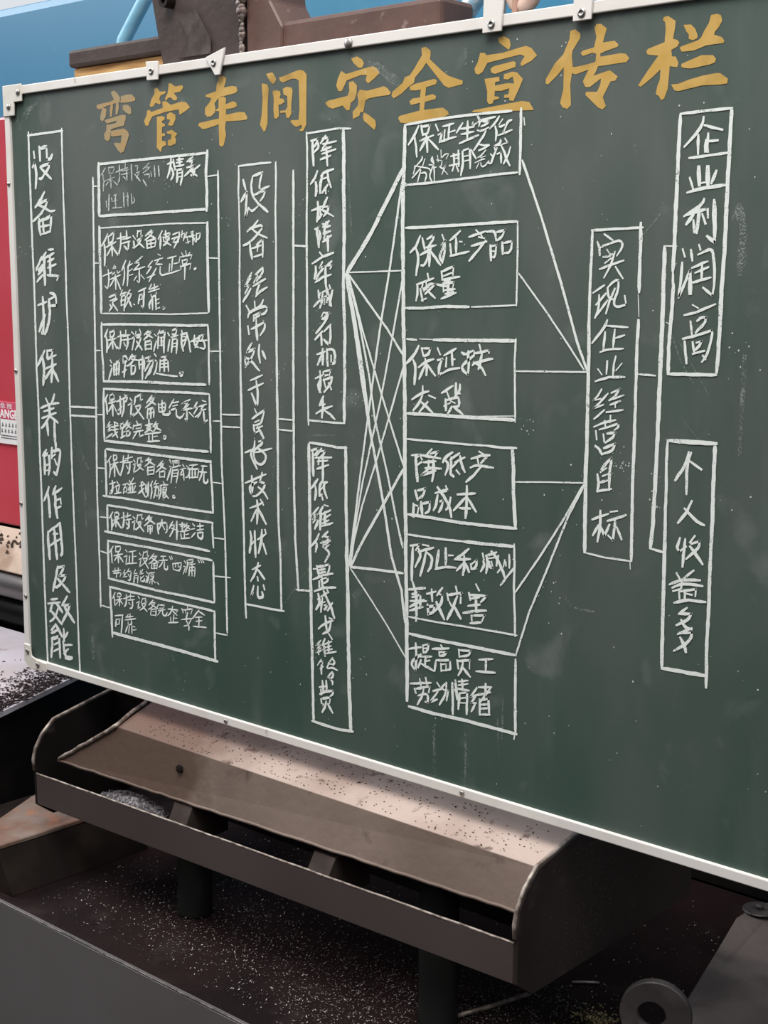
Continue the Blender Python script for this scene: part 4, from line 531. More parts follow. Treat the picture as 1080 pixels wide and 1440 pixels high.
MB().box(-1.125, -.845, .5930, .5995, 1.172, 1.222, .001).build('header', M_signr, sg)
MB().box(-.9715, -.9695, .5930, .5938, 1.125, 1.171).build('divider', M_ink, sg)
def text(name, body, size, loc, sx, m, parent, bold=.0):
    cu = bpy.data.curves.new(name + '_text', 'FONT'); cu.body = body; cu.size = size; cu.extrude = .0004; cu.offset = bold; cu.resolution_u = 2
    t = bpy.data.objects.new('tmp', cu); COL.objects.link(t)
    dg = bpy.context.evaluated_depsgraph_get()
    me = bpy.data.meshes.new_from_object(t.evaluated_get(dg)); bpy.data.objects.remove(t)
    me.transform(Matrix.Diagonal((sx, 1, 1, 1))); me.transform(Matrix.Rotation(math.pi / 2, 4, 'X')); me.transform(Matrix.Translation(loc))
    me.materials.clear(); me.materials.append(m)
    o = bpy.data.objects.new(name, me); COL.objects.link(o); o.parent = parent; return o
text('lettering', 'DANGER', .034, (-.992, .5925, 1.176), .95, M_signwhite, sg, .0008)
text('lettering', '\u5371 \u9669', .016, (-.965, .5925, 1.2045), 1.6, M_signwhite, sg)
b = MB()
for (z, x0, n, dx, h) in ((1.152, -.962, 5, .0165, .010), (1.135, -.966, 5, .0165, .010)):   # small print too blurred to read: glyph-sized strokes
    for k in range(n):
        x = x0 + k * dx
        b.box(x, x + .009, .5928, .5934, z, z + .0016); b.box(x + .002, x + .0085, .5928, .5934, z + h * .45, z + h * .45 + .0014)
        b.box(x + .004, x + .0055, .5928, .5934, z - .002, z + h)
for k in range(12):
    x = -.966 + k * .0068
    b.box(x, x + .005, .5928, .5934, 1.1235, 1.1262); b.box(x - .001, x + .004, .5928, .5934, 1.1165, 1.119)
b.build('small_print', M_ink, sg)
settle(sg)

# ---------------------------------------------------------------- beige ledge, pipes and chip table at the left
M_beige = mat('dusty_beige_stone', (.58, .45, .36), .85, col2=(.36, .25, .18), scale=9, lo=.45, hi=.65, bump=.5, col3=(.62, .50, .40), s3=4)
r = MB().prism([(-2.4, .597, .861), (-2.4, .53, .80), (-2.4, .50, .757), (-2.4, .597, .757)], (1.9, 0, 0), .004).build('stone_ledge', M_beige)
tag(r, 'dusty beige ledge strewn with dark crumbs under the red cabinet', 'ledge')
b = MB()
for k in range(150):
    t = random.random(); x = random.uniform(-1.08, -.62)
    t = min(1, max(0, random.gauss(.55, .16)))
    y = .60 - .07 * t; z = .862 - .062 * t + .001
    s_ = random.uniform(.003, .010)
    b.prism([(x, y - .002, z), (x + s_ * 1.6, y - .003, z + .001), (x + s_, y - .004, z + s_ * .8)], (0, .004, .003))
M_crumb = mat('dark_crumbs', (.035, .025, .02), .7, col2=(.10, .07, .05), scale=40)
o = b.build('crumbs', M_crumb); o['kind'] = 'stuff'; tag(o, 'dark crumbs scattered along the beige ledge', 'debris')
M_pipeg = mat('grey_pipe_steel', (.20, .19, .19), .32, .6, col2=(.12, .11, .11), scale=5, stretch=(.3, 1, 1))
M_piped = mat('dark_green_pipe_steel', (.035, .045, .042), .28, .5, col2=(.012, .012, .012), scale=8, stretch=(.3, 1, 1))
tag(MB().tube([(-2.4, .52, .716), (-.35, .52, .716)], .036, 24).build('steel_pipe', M_pipeg, smooth=True), 'light grey steel pipe lying under the beige ledge', 'pipe')
tag(MB().tube([(-2.4, .535, .636), (-.35, .535, .636)], .042, 24).build('steel_pipe', M_piped, smooth=True), 'thick dark green-black pipe below the grey pipe', 'pipe')
M_table = mat('shiny_oily_sheet', (.66, .61, .63), .26, .15, col2=(.80, .76, .82), scale=7, lo=.4, hi=.6, col3=(.16, .10, .07), s3=9, lo3=.62, hi3=.72, rough2=.16)
M_black = mat('black_oily_steel_and_backdrop', (.010, .009, .009), .45, col2=(.018, .014, .013), scale=8)
t = empty('chip_table', (-.9, .3, 0), 'pale shiny sheet-metal table covered in black flakes at far left', 'table')
MB().prism([(-.10, -.11, .60), (-.154, .026, .60), (-.267, .308, .60), (-.331, .485, .60), (-2.0, .485, .60), (-2.0, -.11, .60)], (0, 0, -.012)).build('table_top', M_table, t)
MB().prism([(-.13, -.08, .588), (-.184, .036, .588), (-.297, .318, .588), (-.361, .475, .588), (-1.9, .475, .588), (-1.9, -.08, .588)], (0, 0, -.588)).build('table_body', M_black, t)
settle(t)
b = MB()
def edge_x(y): return -.154 - (y - .026) * .40
for k in range(1500):
    y = random.uniform(.0, .34); x = edge_x(y) - abs(random.gauss(0, .05)) - .003
    if k % 3 == 0: x = edge_x(y) - random.random() * .16
    if k % 12 == 0: x = edge_x(y) - random.random() * .4
    s_ = random.uniform(.0015, .0075); a = random.uniform(0, 6.28); c_, d_ = math.cos(a), math.sin(a)
    z = .6005
    b.prism([(x, y, z), (x + c_ * s_ * 1.8, y + d_ * s_ * 1.8, z + random.uniform(0, .003)), (x + c_ * s_ * .9 - d_ * s_ * .7, y + d_ * s_ * .9 + c_ * s_ * .7, z + .001)], (0, 0, .0012))
o = b.build('black_flakes', M_black); o['kind'] = 'stuff'; tag(o, 'black metal flakes scattered over the shiny table', 'debris')

# ---------------------------------------------------------------- machine bed that carries everything in front
M_bed = mat('oily_brown_bed', (.009, .0048, .005), .55, col2=(.018, .0085, .0085), scale=4, bump=.5, bscale=40, col3=(.032, .022, .021), s3=11, lo3=.58, hi3=.78)
M_swarf = mat('bright_swarf', (.62, .58, .56), .4, .5, col2=(.16, .13, .12), scale=120, lo=.4, hi=.6)
M_dust = mat('dusty_steel', (.20, .160, .145), .8, col2=(.10, .08, .076), scale=7, bump=.5, col3=(.20, .17, .16), s3=6, lo3=.55, hi3=.75)
M_wallg = mat('grey_painted_plate', (.135, .125, .128), .45, col2=(.110, .098, .095), scale=2.2, lo=.35, hi=.65)
t = empty('chip_tray', (.9, .1, 0), 'long dark oily chip tray under the shelf, filled with metal chips', 'tray')
MB().prism([(-.6, -.222, .25), (2.3, -.222, .25), (2.3, .79, .25), (-.09, .79, .25), (-.09, -.125, .25), (-.6, -.125, .25)], (0, 0, .095)).build('tray_floor', M_bed, t)
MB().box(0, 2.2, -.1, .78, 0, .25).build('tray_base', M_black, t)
o = MB().prism([(-.6, -.235, .349), (2.3, -.235, .349), (2.3, -.235, .05), (-.6, -.235, .05)], (0, .012, 0), .002).build('front_plate', M_wallg, t)
o['label'] = 'smooth grey front plate at the lower left'
MB().tube([(-.6 + 2.9 * k / 70, -.2335 + random.uniform(-.0006, .0006), .3495 + random.uniform(-.0004, .0008)) for k in range(71)], .0016, 6).build('worn_edge', mat('scratched_edge', (.20, .17, .16), .45, .4, col2=(.06, .05, .05), scale=70, lo=.4, hi=.6), o, True)
settle(t)
bk = MB().box(-.15, 2.25, .80, .88, .345, 1.5).build('dark_backdrop', M_black)  # added backdrop, deep shade behind the shelf put into its black colour
tag(bk, 'black sheet added as a dark backdrop for the shade behind the shelf', 'plate')

# swarf: thousands of tiny chips
b = MB(); bmv = b.bm
def chip(x, y, z, s_):
    a = random.uniform(0, 6.28); t_ = random.uniform(-.5, .5)
    d = Vector((math.cos(a), math.sin(a), random.uniform(0, .5))) * s_; n = Vector((-math.sin(a), math.cos(a), t_)) * s_ * .35
    p = Vector((x, y, z))
    v = [bmv.verts.new(q) for q in (p, p + d, p + d + n, p + n * 1.2)]
    bmv.faces.new(v)
clus = [(.62, -.03, .13, .08, 1500), (.50, .12, .15, .12, 500), (.95, .02, .13, .08, 1200), (1.13, .0, .12, .07, 1600), (1.26, .12, .08, .08, 900), (.80, .15, .2, .12, 500), (1.0, -.12, .12, .05, 700), (.35, .0, .12, .1, 300), (1.32, .55, .06, .06, 60)]
for cx_, cy_, sx_, sy_, n in clus:
    for k in range(n):
        x = random.gauss(cx_, sx_); y = random.gauss(cy_, sy_)
        if y < -.19 or y > .75 or (x < .25 and y < .3): continue
        chip(x, y, .3455 + random.random() * .003, random.uniform(.0012, .0036))
for k in range(1200):
    chip(random.uniform(.25, 1.6), random.uniform(-.19, .6), .3455, random.uniform(.001, .003))
o = b.build('metal_swarf', M_swarf); o['kind'] = 'stuff'; tag(o, 'glinting fine metal chips spread over the dark tray', 'debris')

# ---------------------------------------------------------------- rusty beam at lower left
M_rust = mat('rusty_wood_brown', (.17, .085, .055), .75, col2=(.23, .17, .14), scale=12, lo=.4, hi=.62, bump=.5, col3=(.42, .16, .07), s3=16, lo3=.54, hi3=.72)
M_beamside = mat('dark_beam_side', (.011, .0075, .0065), .6, col2=(.022, .015, .012), scale=14, lo=.5, hi=.7)  # beam sides coloured far darker than the rusty top
r = empty('rusty_beam', (.05, 0, .349), 'short rust-brown beam lying in the tray at the far left', 'beam')
MB().prism([(.090, -.215, .440), (.166, -.205, .440), (.170, -.116, .440), (.175, .14, .440), (-.05, .14, .440), (-.02, .008, .440)], (0, 0, -.010), .002).build('beam_top', M_rust, r)
bm = bmesh.new()
top_ = [bm.verts.new(q) for q in ((.085, -.205, .430), (.165, -.200, .430), (.169, -.114, .430), (.173, .138, .430), (-.048, .138, .430), (-.05, -.12, .430))]
bot_ = [bm.verts.new(q) for q in ((.10, -.205, .346), (.212, -.200, .346), (.215, -.114, .346), (.222, .138, .346), (-.05, .138, .346), (-.055, -.12, .346))]
bm.faces.new(top_); bm.faces.new(list(reversed(bot_)))
for k in range(6): bm.faces.new([top_[k], bot_[k], bot_[(k + 1) % 6], top_[(k + 1) % 6]])
bmesh.ops.recalc_face_normals(bm, faces=bm.faces[:])
me = bpy.data.meshes.new('beam_body'); bm.to_mesh(me); bm.free(); me.materials.append(M_beamside)
o = bpy.data.objects.new('beam_body', me); COL.objects.link(o); o.parent = r
settle(r)
M_green = mat('dark_green_cast', (.018, .020, .018), .5, col2=(.011, .012, .011), scale=9)
tag(MB().prism([(-.225, .16, 0), (-.10, .16, 0), (-.10, .16, .372), (-.225, .16, .386)], (0, .09, 0), .004).build('cast_block', M_green), 'dark green cast block in the shadow behind the rusty beam', 'block')

# ---------------------------------------------------------------- the trough shelf below the board
def left_shade(m, x0, x1, col):
    '''shade at the left end of the shelf, painted into the colour, irregular outline'''
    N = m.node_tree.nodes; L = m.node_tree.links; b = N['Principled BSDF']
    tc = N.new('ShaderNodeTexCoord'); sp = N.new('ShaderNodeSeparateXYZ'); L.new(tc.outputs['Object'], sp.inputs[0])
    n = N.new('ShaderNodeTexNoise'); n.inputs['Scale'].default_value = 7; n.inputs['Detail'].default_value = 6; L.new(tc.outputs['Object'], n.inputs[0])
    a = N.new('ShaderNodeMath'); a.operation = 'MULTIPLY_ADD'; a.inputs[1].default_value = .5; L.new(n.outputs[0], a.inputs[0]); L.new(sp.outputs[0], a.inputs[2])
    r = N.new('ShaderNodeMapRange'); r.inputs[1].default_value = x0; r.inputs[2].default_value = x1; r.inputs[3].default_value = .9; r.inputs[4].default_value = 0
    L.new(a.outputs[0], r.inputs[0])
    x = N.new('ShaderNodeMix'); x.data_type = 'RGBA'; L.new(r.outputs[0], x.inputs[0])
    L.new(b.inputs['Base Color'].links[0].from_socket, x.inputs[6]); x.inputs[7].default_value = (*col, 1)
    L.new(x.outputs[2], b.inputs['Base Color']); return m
M_shelf = left_shade(mat('worn_shelf_steel', (.56, .44, .385), .55, col2=(.40, .295, .25), scale=6, lo=.42, hi=.66, bump=.3, bscale=70, col3=(.14, .09, .075), s3=34, lo3=.60, hi3=.70), .80, 1.14, (.15, .085, .062))
M_shelf2 = left_shade(mat('brown_steel_left_shade', (.165, .118, .095), .5, col2=(.235, .175, .145), scale=4, lo=.4, hi=.62, bump=.3, col3=(.09, .06, .048), s3=26, lo3=.60, hi3=.75), .82, .90, (.095, .058, .042))  # brown steel, same left-end shade painted in
M_gus = mat('dark_brown_gusset', (.04, .028, .024), .6, col2=(.07, .052, .046), scale=15)  # gussets in plain dark brown
M_rail = mat('brown_grey_rail_paint', (.088, .068, .066), .42, col2=(.072, .055, .053), scale=4, lo=.35, hi=.65)
M_edge = mat('bare_worn_edge', (.46, .39, .34), .45, .3, col2=(.16, .12, .10), scale=60, lo=.4, hi=.6)
M_end = mat('dark_end_plate_paint', (.030, .023, .021), .40, col2=(.040, .030, .028), scale=5, col3=(.075, .058, .050), s3=20, lo3=.60, hi3=.74)
M_endin = mat('black_inside_plate', (.008, .0065, .006), .6, col2=(.013, .010, .0095), scale=8, col3=(.05, .04, .035), s3=26, lo3=.66, hi3=.76)  # left end plate coloured much darker than the right one
XL, XR = .163, 1.377
def dz(x): return (x - XR) / (XR - XL) * .028
PROF = [(-.100, .497 + .03), (-.100, .600), (-.102, .623), (-.096, .645), (-.079, .672), (-.050, .697), (.056, .719), (.34, .775), (.42, .775), (.42, .497), (-.06, .497)]
sh = empty('trough_shelf', (.77, 0, .349), 'long steel trough shelf with sloping worn top running under the board', 'shelf')
def endplate(x, th):
    b = MB(); b.prism([(x, y, z + dz(x)) for y, z in PROF], (th, 0, 0), .0015)
    return b
o = endplate(XR, .008).build('end_plate', M_end, sh); o['label'] = 'dark right end plate seen from outside'
MB().tube([(XR + .003, y - .001, z + .001) for y, z in PROF[1:8]], .0035, 8).build('worn_edge', M_edge, o, True)
o = endplate(XL - .008, .008).build('end_plate', M_endin, sh); o['label'] = 'dark curved left end plate seen from inside'
MB().tube([(XL - .004, y - .001, z + .001 + dz(XL)) for y, z in PROF[1:8]], .0035, 8).build('worn_edge', M_edge, o, True)
b = MB(); bmv = b.bm                       # rust specks clinging to the outside of the end plate
for k in range(700):
    y = random.gauss(.10, .035); z = random.uniform(.515, .70)
    s_ = random.uniform(.0006, .0022)
    if y < -.03 or random.random() < .3: y = random.uniform(-.04, .3)
    v = [bmv.verts.new((XR + .0086, y + a_ * s_, z + c_ * s_)) for a_, c_ in ((0, 0), (1, .2), (.8, 1), (.1, .8))]
    bmv.faces.new(v)
o = b.build('rust_specks', mat('rust_specks', (.16, .12, .10), .7), sh); o['kind'] = 'stuff'
# front rail
b = MB(); b.prism([(XL, -.1, .565), (XR, -.1, .592), (XR, -.1, .527), (XL, -.1, .500)], (0, .007, 0), .001)
o = b.build('front_rail', M_rail, sh)
pts = []
for k in range(60):
    t_ = k / 59; pts.append((XL + (XR - XL) * t_, -.0985 + random.uniform(-.0004, .0004), .565 + .027 * t_ + random.uniform(0, .0008)))
MB().tube(pts, .0022, 6).build('worn_edge', M_edge, o, True)
# sloping panels
lowL, lowR = Vector((.20, -.07, .595)), Vector((XR, -.07, .628))
brL, brR = Vector((.37, -.049, .698)), Vector((XR, -.049, .698))
def quad(name, a, b_, c, d, m, nx=1, off=(0, .004, -.004), parent=sh):
    q = MB(); q.prism([a, b_, c, d], off, .0008); return q.build(name, m, parent)
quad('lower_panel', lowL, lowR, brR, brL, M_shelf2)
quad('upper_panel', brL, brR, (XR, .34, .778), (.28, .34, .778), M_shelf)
pts = [lowL.lerp(lowR, k / 50) + Vector((0, random.uniform(-.001, .001), random.uniform(-.001, .001))) for k in range(51)]
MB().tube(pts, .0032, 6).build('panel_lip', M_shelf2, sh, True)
seam = [lowL + Vector((.004, -.001, .003)), brL + Vector((.0, -.003, .003)), Vector((.325, .10, .733)), Vector((.285, .32, .778))]
MB().tube([a.lerp(b_, t / 8) + Vector((0, 0, random.uniform(-.001, .002))) for a, b_ in zip(seam, seam[1:]) for t in range(9)], .0042, 6).build('dusty_seam', M_edge, sh, True)
for gx in (.565, .93):
    g = MB().prism([(gx, -.093, .565 + dz(gx) + .01), (gx, -.068, .603), (gx, .02, .62), (gx, .02, .53), (gx, -.093, .52)], (.05, 0, 0), .001).build('gusset', M_gus, sh)
bb = MB().box(XL + .005, XR - .005, .10, .108, .50, .70).build('inner_plate', M_black, sh)
settle(sh)
nu = MB().lathe([(.004, 0), (.0075, 0), (.0075, .006), (.004, .006)], (.57, -.058, .662), (0, -.98, .2), 6).lathe([(.0035, -.002), (.0035, .008)], (.57, -.058, .662), (0, -.98, .2), 8).build('nut', M_black)
tag(nu, 'tiny dark nut stuck on the lower sloping panel', 'nut')
b = MB()
for k in range(420):
    x = random.uniform(.42, 1.36); y = random.uniform(-.045, .05); z = .6985 + (y + .049) * .2057
    s_ = random.uniform(.0006, .0022); b.prism([(x, y, z), (x + s_ * 1.6, y, z), (x + s_, y + s_, z + s_ * .2)], (0, 0, .0008))
o = b.build('grit', M_crumb); o['kind'] = 'stuff'; tag(o, 'dark grit scattered on the pale upper shelf panel', 'debris')
# heap of swarf in the slot
b = MB(); bmv = b.bm
bmesh.ops.create_icosphere(bmv, subdivisions=3, radius=1)
for v in bmv.verts:
    n_ = random.uniform(.9, 1.12); v.co = Vector((.425 + v.co.x * .115 * n_, -.055 + v.co.y * .032, .525 + max(-.2, v.co.z) * .046 * n_))
for k in range(900):
    a = random.uniform(0, math.pi * 2); rr = math.sqrt(random.random())
    zz = math.sqrt(max(0, 1 - rr * rr))
    chip(.425 + math.cos(a) * rr * .118, -.055 + math.sin(a) * rr * .033, .526 + zz * .046, random.uniform(.002, .005))
M_heap = mat('grey_swarf_heap', (.30, .27, .28), .6, .3, col2=(.045, .04, .042), scale=150, lo=.4, hi=.6, bump=1)
o = b.build('swarf_heap', M_heap, None); o['kind'] = 'stuff'; tag(o, 'small heap of grey swarf in the left part of the slot behind the front rail', 'debris')
for i, (px, lab) in enumerate(((.537, 'left of the two dark round posts under the shelf'), (1.152, 'right of the two dark round posts under the shelf, near the end plate'))):
    p_ = MB().lathe([(.034, .345), (.034, .350), (.0335, .352), (.0335, .565 + .03 * i), (.033, .566 + .03 * i)], (px, .0, 0), seg=32).build('support_post', M_green, None, False)
    for q in p_.data.polygons: q.use_smooth = len(q.vertices) == 4
    tag(p_, lab, 'post', 'round posts carrying the shelf')

# ---------------------------------------------------------------- lifting eye, slab, washer, stick at the lower right
M_eye = mat('worn_grey_forging', (.075, .068, .066), .45, .3, col2=(.16, .14, .135), scale=12, lo=.5, hi=.7, bump=.3)
b = MB(); bmv = b.bm
# flat forged ring with an off-centre hole, standing on the tray
c0 = Vector((1.507, .1, .445)); R0, R1 = .056, .022
u = Vector((.92, .38, 0)).normalized(); upv = Vector((0, 0, 1)); nn = u.cross(upv).normalized()
segs = 40; rings = []
for rad, off, dn in ((R0 - .0015, 0, -.008), (R0, 0, -.006), (R0, 0, .006), (R0 - .0015, 0, .008), (R1 + .0015, -.006, .008), (R1, -.006, .006), (R1, -.006, -.006), (R1 + .0015, -.006, -.008)):
    rings.append([bmv.verts.new(c0 + u * (math.cos(2 * math.pi * k / segs) * rad + (off if rad < .04 else 0)) + upv * math.sin(2 * math.pi * k / segs) * rad + nn * dn) for k in range(segs)])
for i in range(8):
    a_, b_ = rings[i], rings[(i + 1) % 8]
    for k in range(segs): bmv.faces.new([a_[k], a_[(k + 1) % segs], b_[(k + 1) % segs], b_[k]])
eye = empty('lifting_eye', (1.507, .1, .345), 'dark forged ring with a round hole standing at the bottom right', 'lifting eye')
b.build('ring', M_eye, eye, False)
MB().tube([(1.507, .1, .345), (1.507, .1, .372), (1.507, .1, .395)], [.030, .022, .018], 20).build('stem', M_eye, eye, True)
settle(eye)
b = MB()
b.prism([(1.345, .70, .350), (1.382, .601, .385), (1.457, .297, .385), (1.488, .175, .380), (1.52, .02, .37), (2.25, .02, .40), (2.25, .78, .40), (1.40, .78, .385)], (0, 0, -.036), .004)
tag(b.build('dusty_slab', M_dust), 'dusty brown-grey sloping slab at the lower right corner', 'slab')
b = MB().lathe([(.012, 0), (.030, 0), (.032, .002), (.030, .004), (.014, .004), (.012, .003)], (1.40, .66, .389), seg=28)
b.lathe([(.0, .0), (.009, .0), (.009, .010), (.004, .013)], (1.40, .66, .389), seg=8)
tag(b.build('washer', M_eye), 'flat round washer with a bolt end at the right edge below the board', 'washer')
tag(MB().tube([(1.250, .254, .3485), (1.27, .27, .3495), (1.287, .284, .3485)], .0022, 8).build('metal_pin', mat('bright_pin', (.62, .58, .54), .35, .5, col2=(.5, .46, .42), scale=50), smooth=True), 'short bright metal pin lying in the shadow right of the end plate', 'pin')
tag(MB().tube([(1.222, .165, .352), (1.20, .09, .352), (1.175, .02, .352)], .004, 8).build('thin_rod', M_edge, smooth=True), 'thin dull rod on the tray below the right end plate', 'rod')
b = MB(); bmv = b.bm
for k in range(500):
    x = random.gauss(1.36, .022); y = random.gauss(.165, .014); chip(x, y, .347 + random.random() * .012, random.uniform(.002, .006))
o = b.build('brass_chips', mat('brass_chips', (.42, .33, .16), .35, .6, col2=(.2, .16, .09), scale=100)); o['kind'] = 'stuff'
tag(o, 'little pile of yellowish chips at the bottom edge left of the ring', 'debris')

# ---------------------------------------------------------------- steel bracket behind the board top
M_steel = mat('brown_black_steel', (.060, .044, .040), .55, col2=(.085, .064, .058), scale=8, lo=.4, hi=.62, bump=.35, col3=(.13, .115, .105), s3=10, lo3=.62, hi3=.74)
M_brownb = mat('brown_channel_paint', (.13, .070, .055), .5, col2=(.10, .052, .042), scale=10, lo=.4, hi=.6, bump=.2, col3=(.22, .15, .13), s3=35, lo3=.66, hi3=.72)
M_timber = mat('orange_timber', (.75, .45, .17), .75, col2=(.36, .17, .06), scale=18, stretch=(.4, 1, 3), lo=.4, hi=.62)
M_weld = mat('weld_bead', (.24, .20, .18), .5, .4, col2=(.12, .08, .07), scale=60, bump=.6)
fr = empty('steel_hanger', (.62, .1, 1.75), 'brown-black welded steel hanger with cross arms behind the top of the board', 'bracket')
o = MB().box(.170, .480, .03, .115, 1.977, 2.010, .006).build('cross_arm', M_steel, fr); o['label'] = 'dark left arm with rounded end'
o = MB().box(.745, 1.112, .03, .115, 1.900, 1.999, .008).build('cross_arm', M_brownb, fr); o['label'] = 'brown right arm with rounded end'
MB().prism([(.438, .023, 2.30), (.434, .023, 2.072), (.474, .023, 1.90), (.676, .023, 1.90), (.672, .023, 2.044), (.668, .023, 2.30)], (0, .11, 0), .004).build('post', M_steel, fr)
MB().prism([(.682, .026, 2.30), (.684, .026, 1.90), (.765, .026, 1.90), (.772, .026, 1.99), (.742, .026, 2.035), (.70, .026, 2.30)], (0, .09, 0), .003).build('side_plate', M_brownb, fr)
b = MB(); 
for k in range(26):
    z = 1.955 + k * .0075; x = .680 + random.uniform(-.002, .003); rr = random.uniform(.0045, .0085) * (1 if z < 2.01 else 1.5)
    b.lathe([(0, -rr * .6), (rr * .8, -rr * .3), (rr, 0), (rr * .8, rr * .3), (0, rr * .6)], (x, .018, z), (random.uniform(-.3, .3), 1, random.uniform(-.3, .3)), 8)
b.build('weld_seam', M_weld, fr, True)
MB().lathe([(.012, 0), (.012, .02), (.006, .02), (.006, .012)], (.492, .023, 2.062), (0, -1, 0), 20).build('bolt', M_black, fr)
MB().prism([(.52, .0185, 2.03), (.56, .0185, 2.04), (.60, .0185, 1.985), (.60, .0185, 1.962), (.51, .0185, 1.962), (.54, .0185, 1.99)], (0, .002, 0)).build('scuff_mark', mat('scuffed_steel', (.10, .085, .078), .6, col2=(.060, .044, .040), scale=25, lo=.4, hi=.55), fr)
settle(fr)
tag(MB().box(.175, .47, .040, .115, 1.935, 1.976, .002).build('timber_batten', M_timber), 'orange-yellow timber batten under the left arm behind the board', 'batten')

# ---------------------------------------------------------------- chalkboard
bd = empty('chalkboard', (1.2, 0, .75), 'large green chalkboard with white metal frame covered in Chinese chalk writing', 'chalkboard')
XB = 2.40
MB().box(.006, XB - .006, 0, .012, .756, 1.944).build('writing_surface', board_material(), bd)
MB().box(.010, XB - .010, .012, .018, .76, 1.94).build('back_sheet', M_alu, bd)
def frame(x0, x1, z0, z1, lab):
    o = MB().box(x0, x1, -.006, .020, z0, z1, .0015).build('frame_strip', M_alu, bd); o['label'] = lab
frame(.0, XB, 1.933, 1.950, 'top frame strip'); frame(.0, XB, .750, .766, 'bottom frame strip')
frame(.0, .016, .766, 1.933, 'left frame strip'); frame(XB - .016, XB, .766, 1.933, 'right frame strip')
def corner(pts, screws, lab):
    o = MB().prism([(x, -.0085, z) for x, z in pts], (0, .004, 0), .001).build('corner_bracket', M_bracket, bd); o['label'] = lab
    for x, z in screws:
        MB().lathe([(.0065, 0), (.006, .002), (.003, .0032), (0, .0034)], (x, -.0085, z), (0, -1, 0), 12).build('screw', M_screw, o, True)
corner([(.0, 1.953), (.064, 1.953), (.064, 1.919), (.038, 1.919), (.036, 1.893), (.0, 1.893)], [(.055, 1.937), (.021, 1.911)], 'cream top left corner bracket')
corner([(.0, .795), (.022, .795), (.026, .772), (.045, .766), (.078, .764), (.078, .745), (.02, .743), (.0, .755)], [(.014, .780), (.050, .756)], 'cream bottom left corner bracket')
corner([(XB, 1.953), (XB - .064, 1.953), (XB - .064, 1.919), (XB - .036, 1.919), (XB - .036, 1.893), (XB, 1.893)], [(XB - .055, 1.937), (XB - .021, 1.911)], 'cream top right corner bracket')
corner([(XB, .795), (XB - .022, .795), (XB - .03, .768), (XB - .078, .764), (XB - .078, .745), (XB, .745)], [(XB - .014, .780), (XB - .05, .756)], 'cream bottom right corner bracket')
def clip(pts, sx, sz, lab=None, h=.004):
    o = MB().prism([(x, -.0105, z) for x, z in pts], (0, h, 0), .0008).build('frame_clip', M_alu, bd)
    if lab: o['label'] = lab
    MB().lathe([(.0068, 0), (.0066, .0012), (.0045, .0026), (.0032, .0026), (.0030, .0014), (0, .0014)], (sx, -.0105, sz), (0, -1, 0), 14).build('screw', M_screw, o, True)
clip([(.456, 1.958), (.490, 1.956), (.488, 1.924), (.458, 1.925)], .472, 1.940)
clip([(.618, 1.950), (.668, 1.962), (.654, 1.918), (.642, 1.918)], .640, 1.939, 'pointed triangular clip')
clip([(1.226, 1.975), (1.262, 1.975), (1.258, 1.926), (1.224, 1.926)], 1.241, 1.937)
clip([(1.384, 1.990), (1.416, 1.990), (1.412, 1.925), (1.382, 1.925)], 1.397, 1.935)
def rivet(x, z, r=.005):
    MB().lathe([(r, 0), (r * .9, .002), (r * .4, .0032), (0, .0034)], (x, -.006, z), (0, -1, 0), 12).build('rivet', M_screw, bd, True)
rivet(.954, 1.940, .009)
for x, z in ((.641, .758), (1.202, .758), (.008, 1.38), (.008, 1.76), (.008, 1.10), (1.78, .758), (1.80, 1.94), (.012, .90)): rivet(x, z)
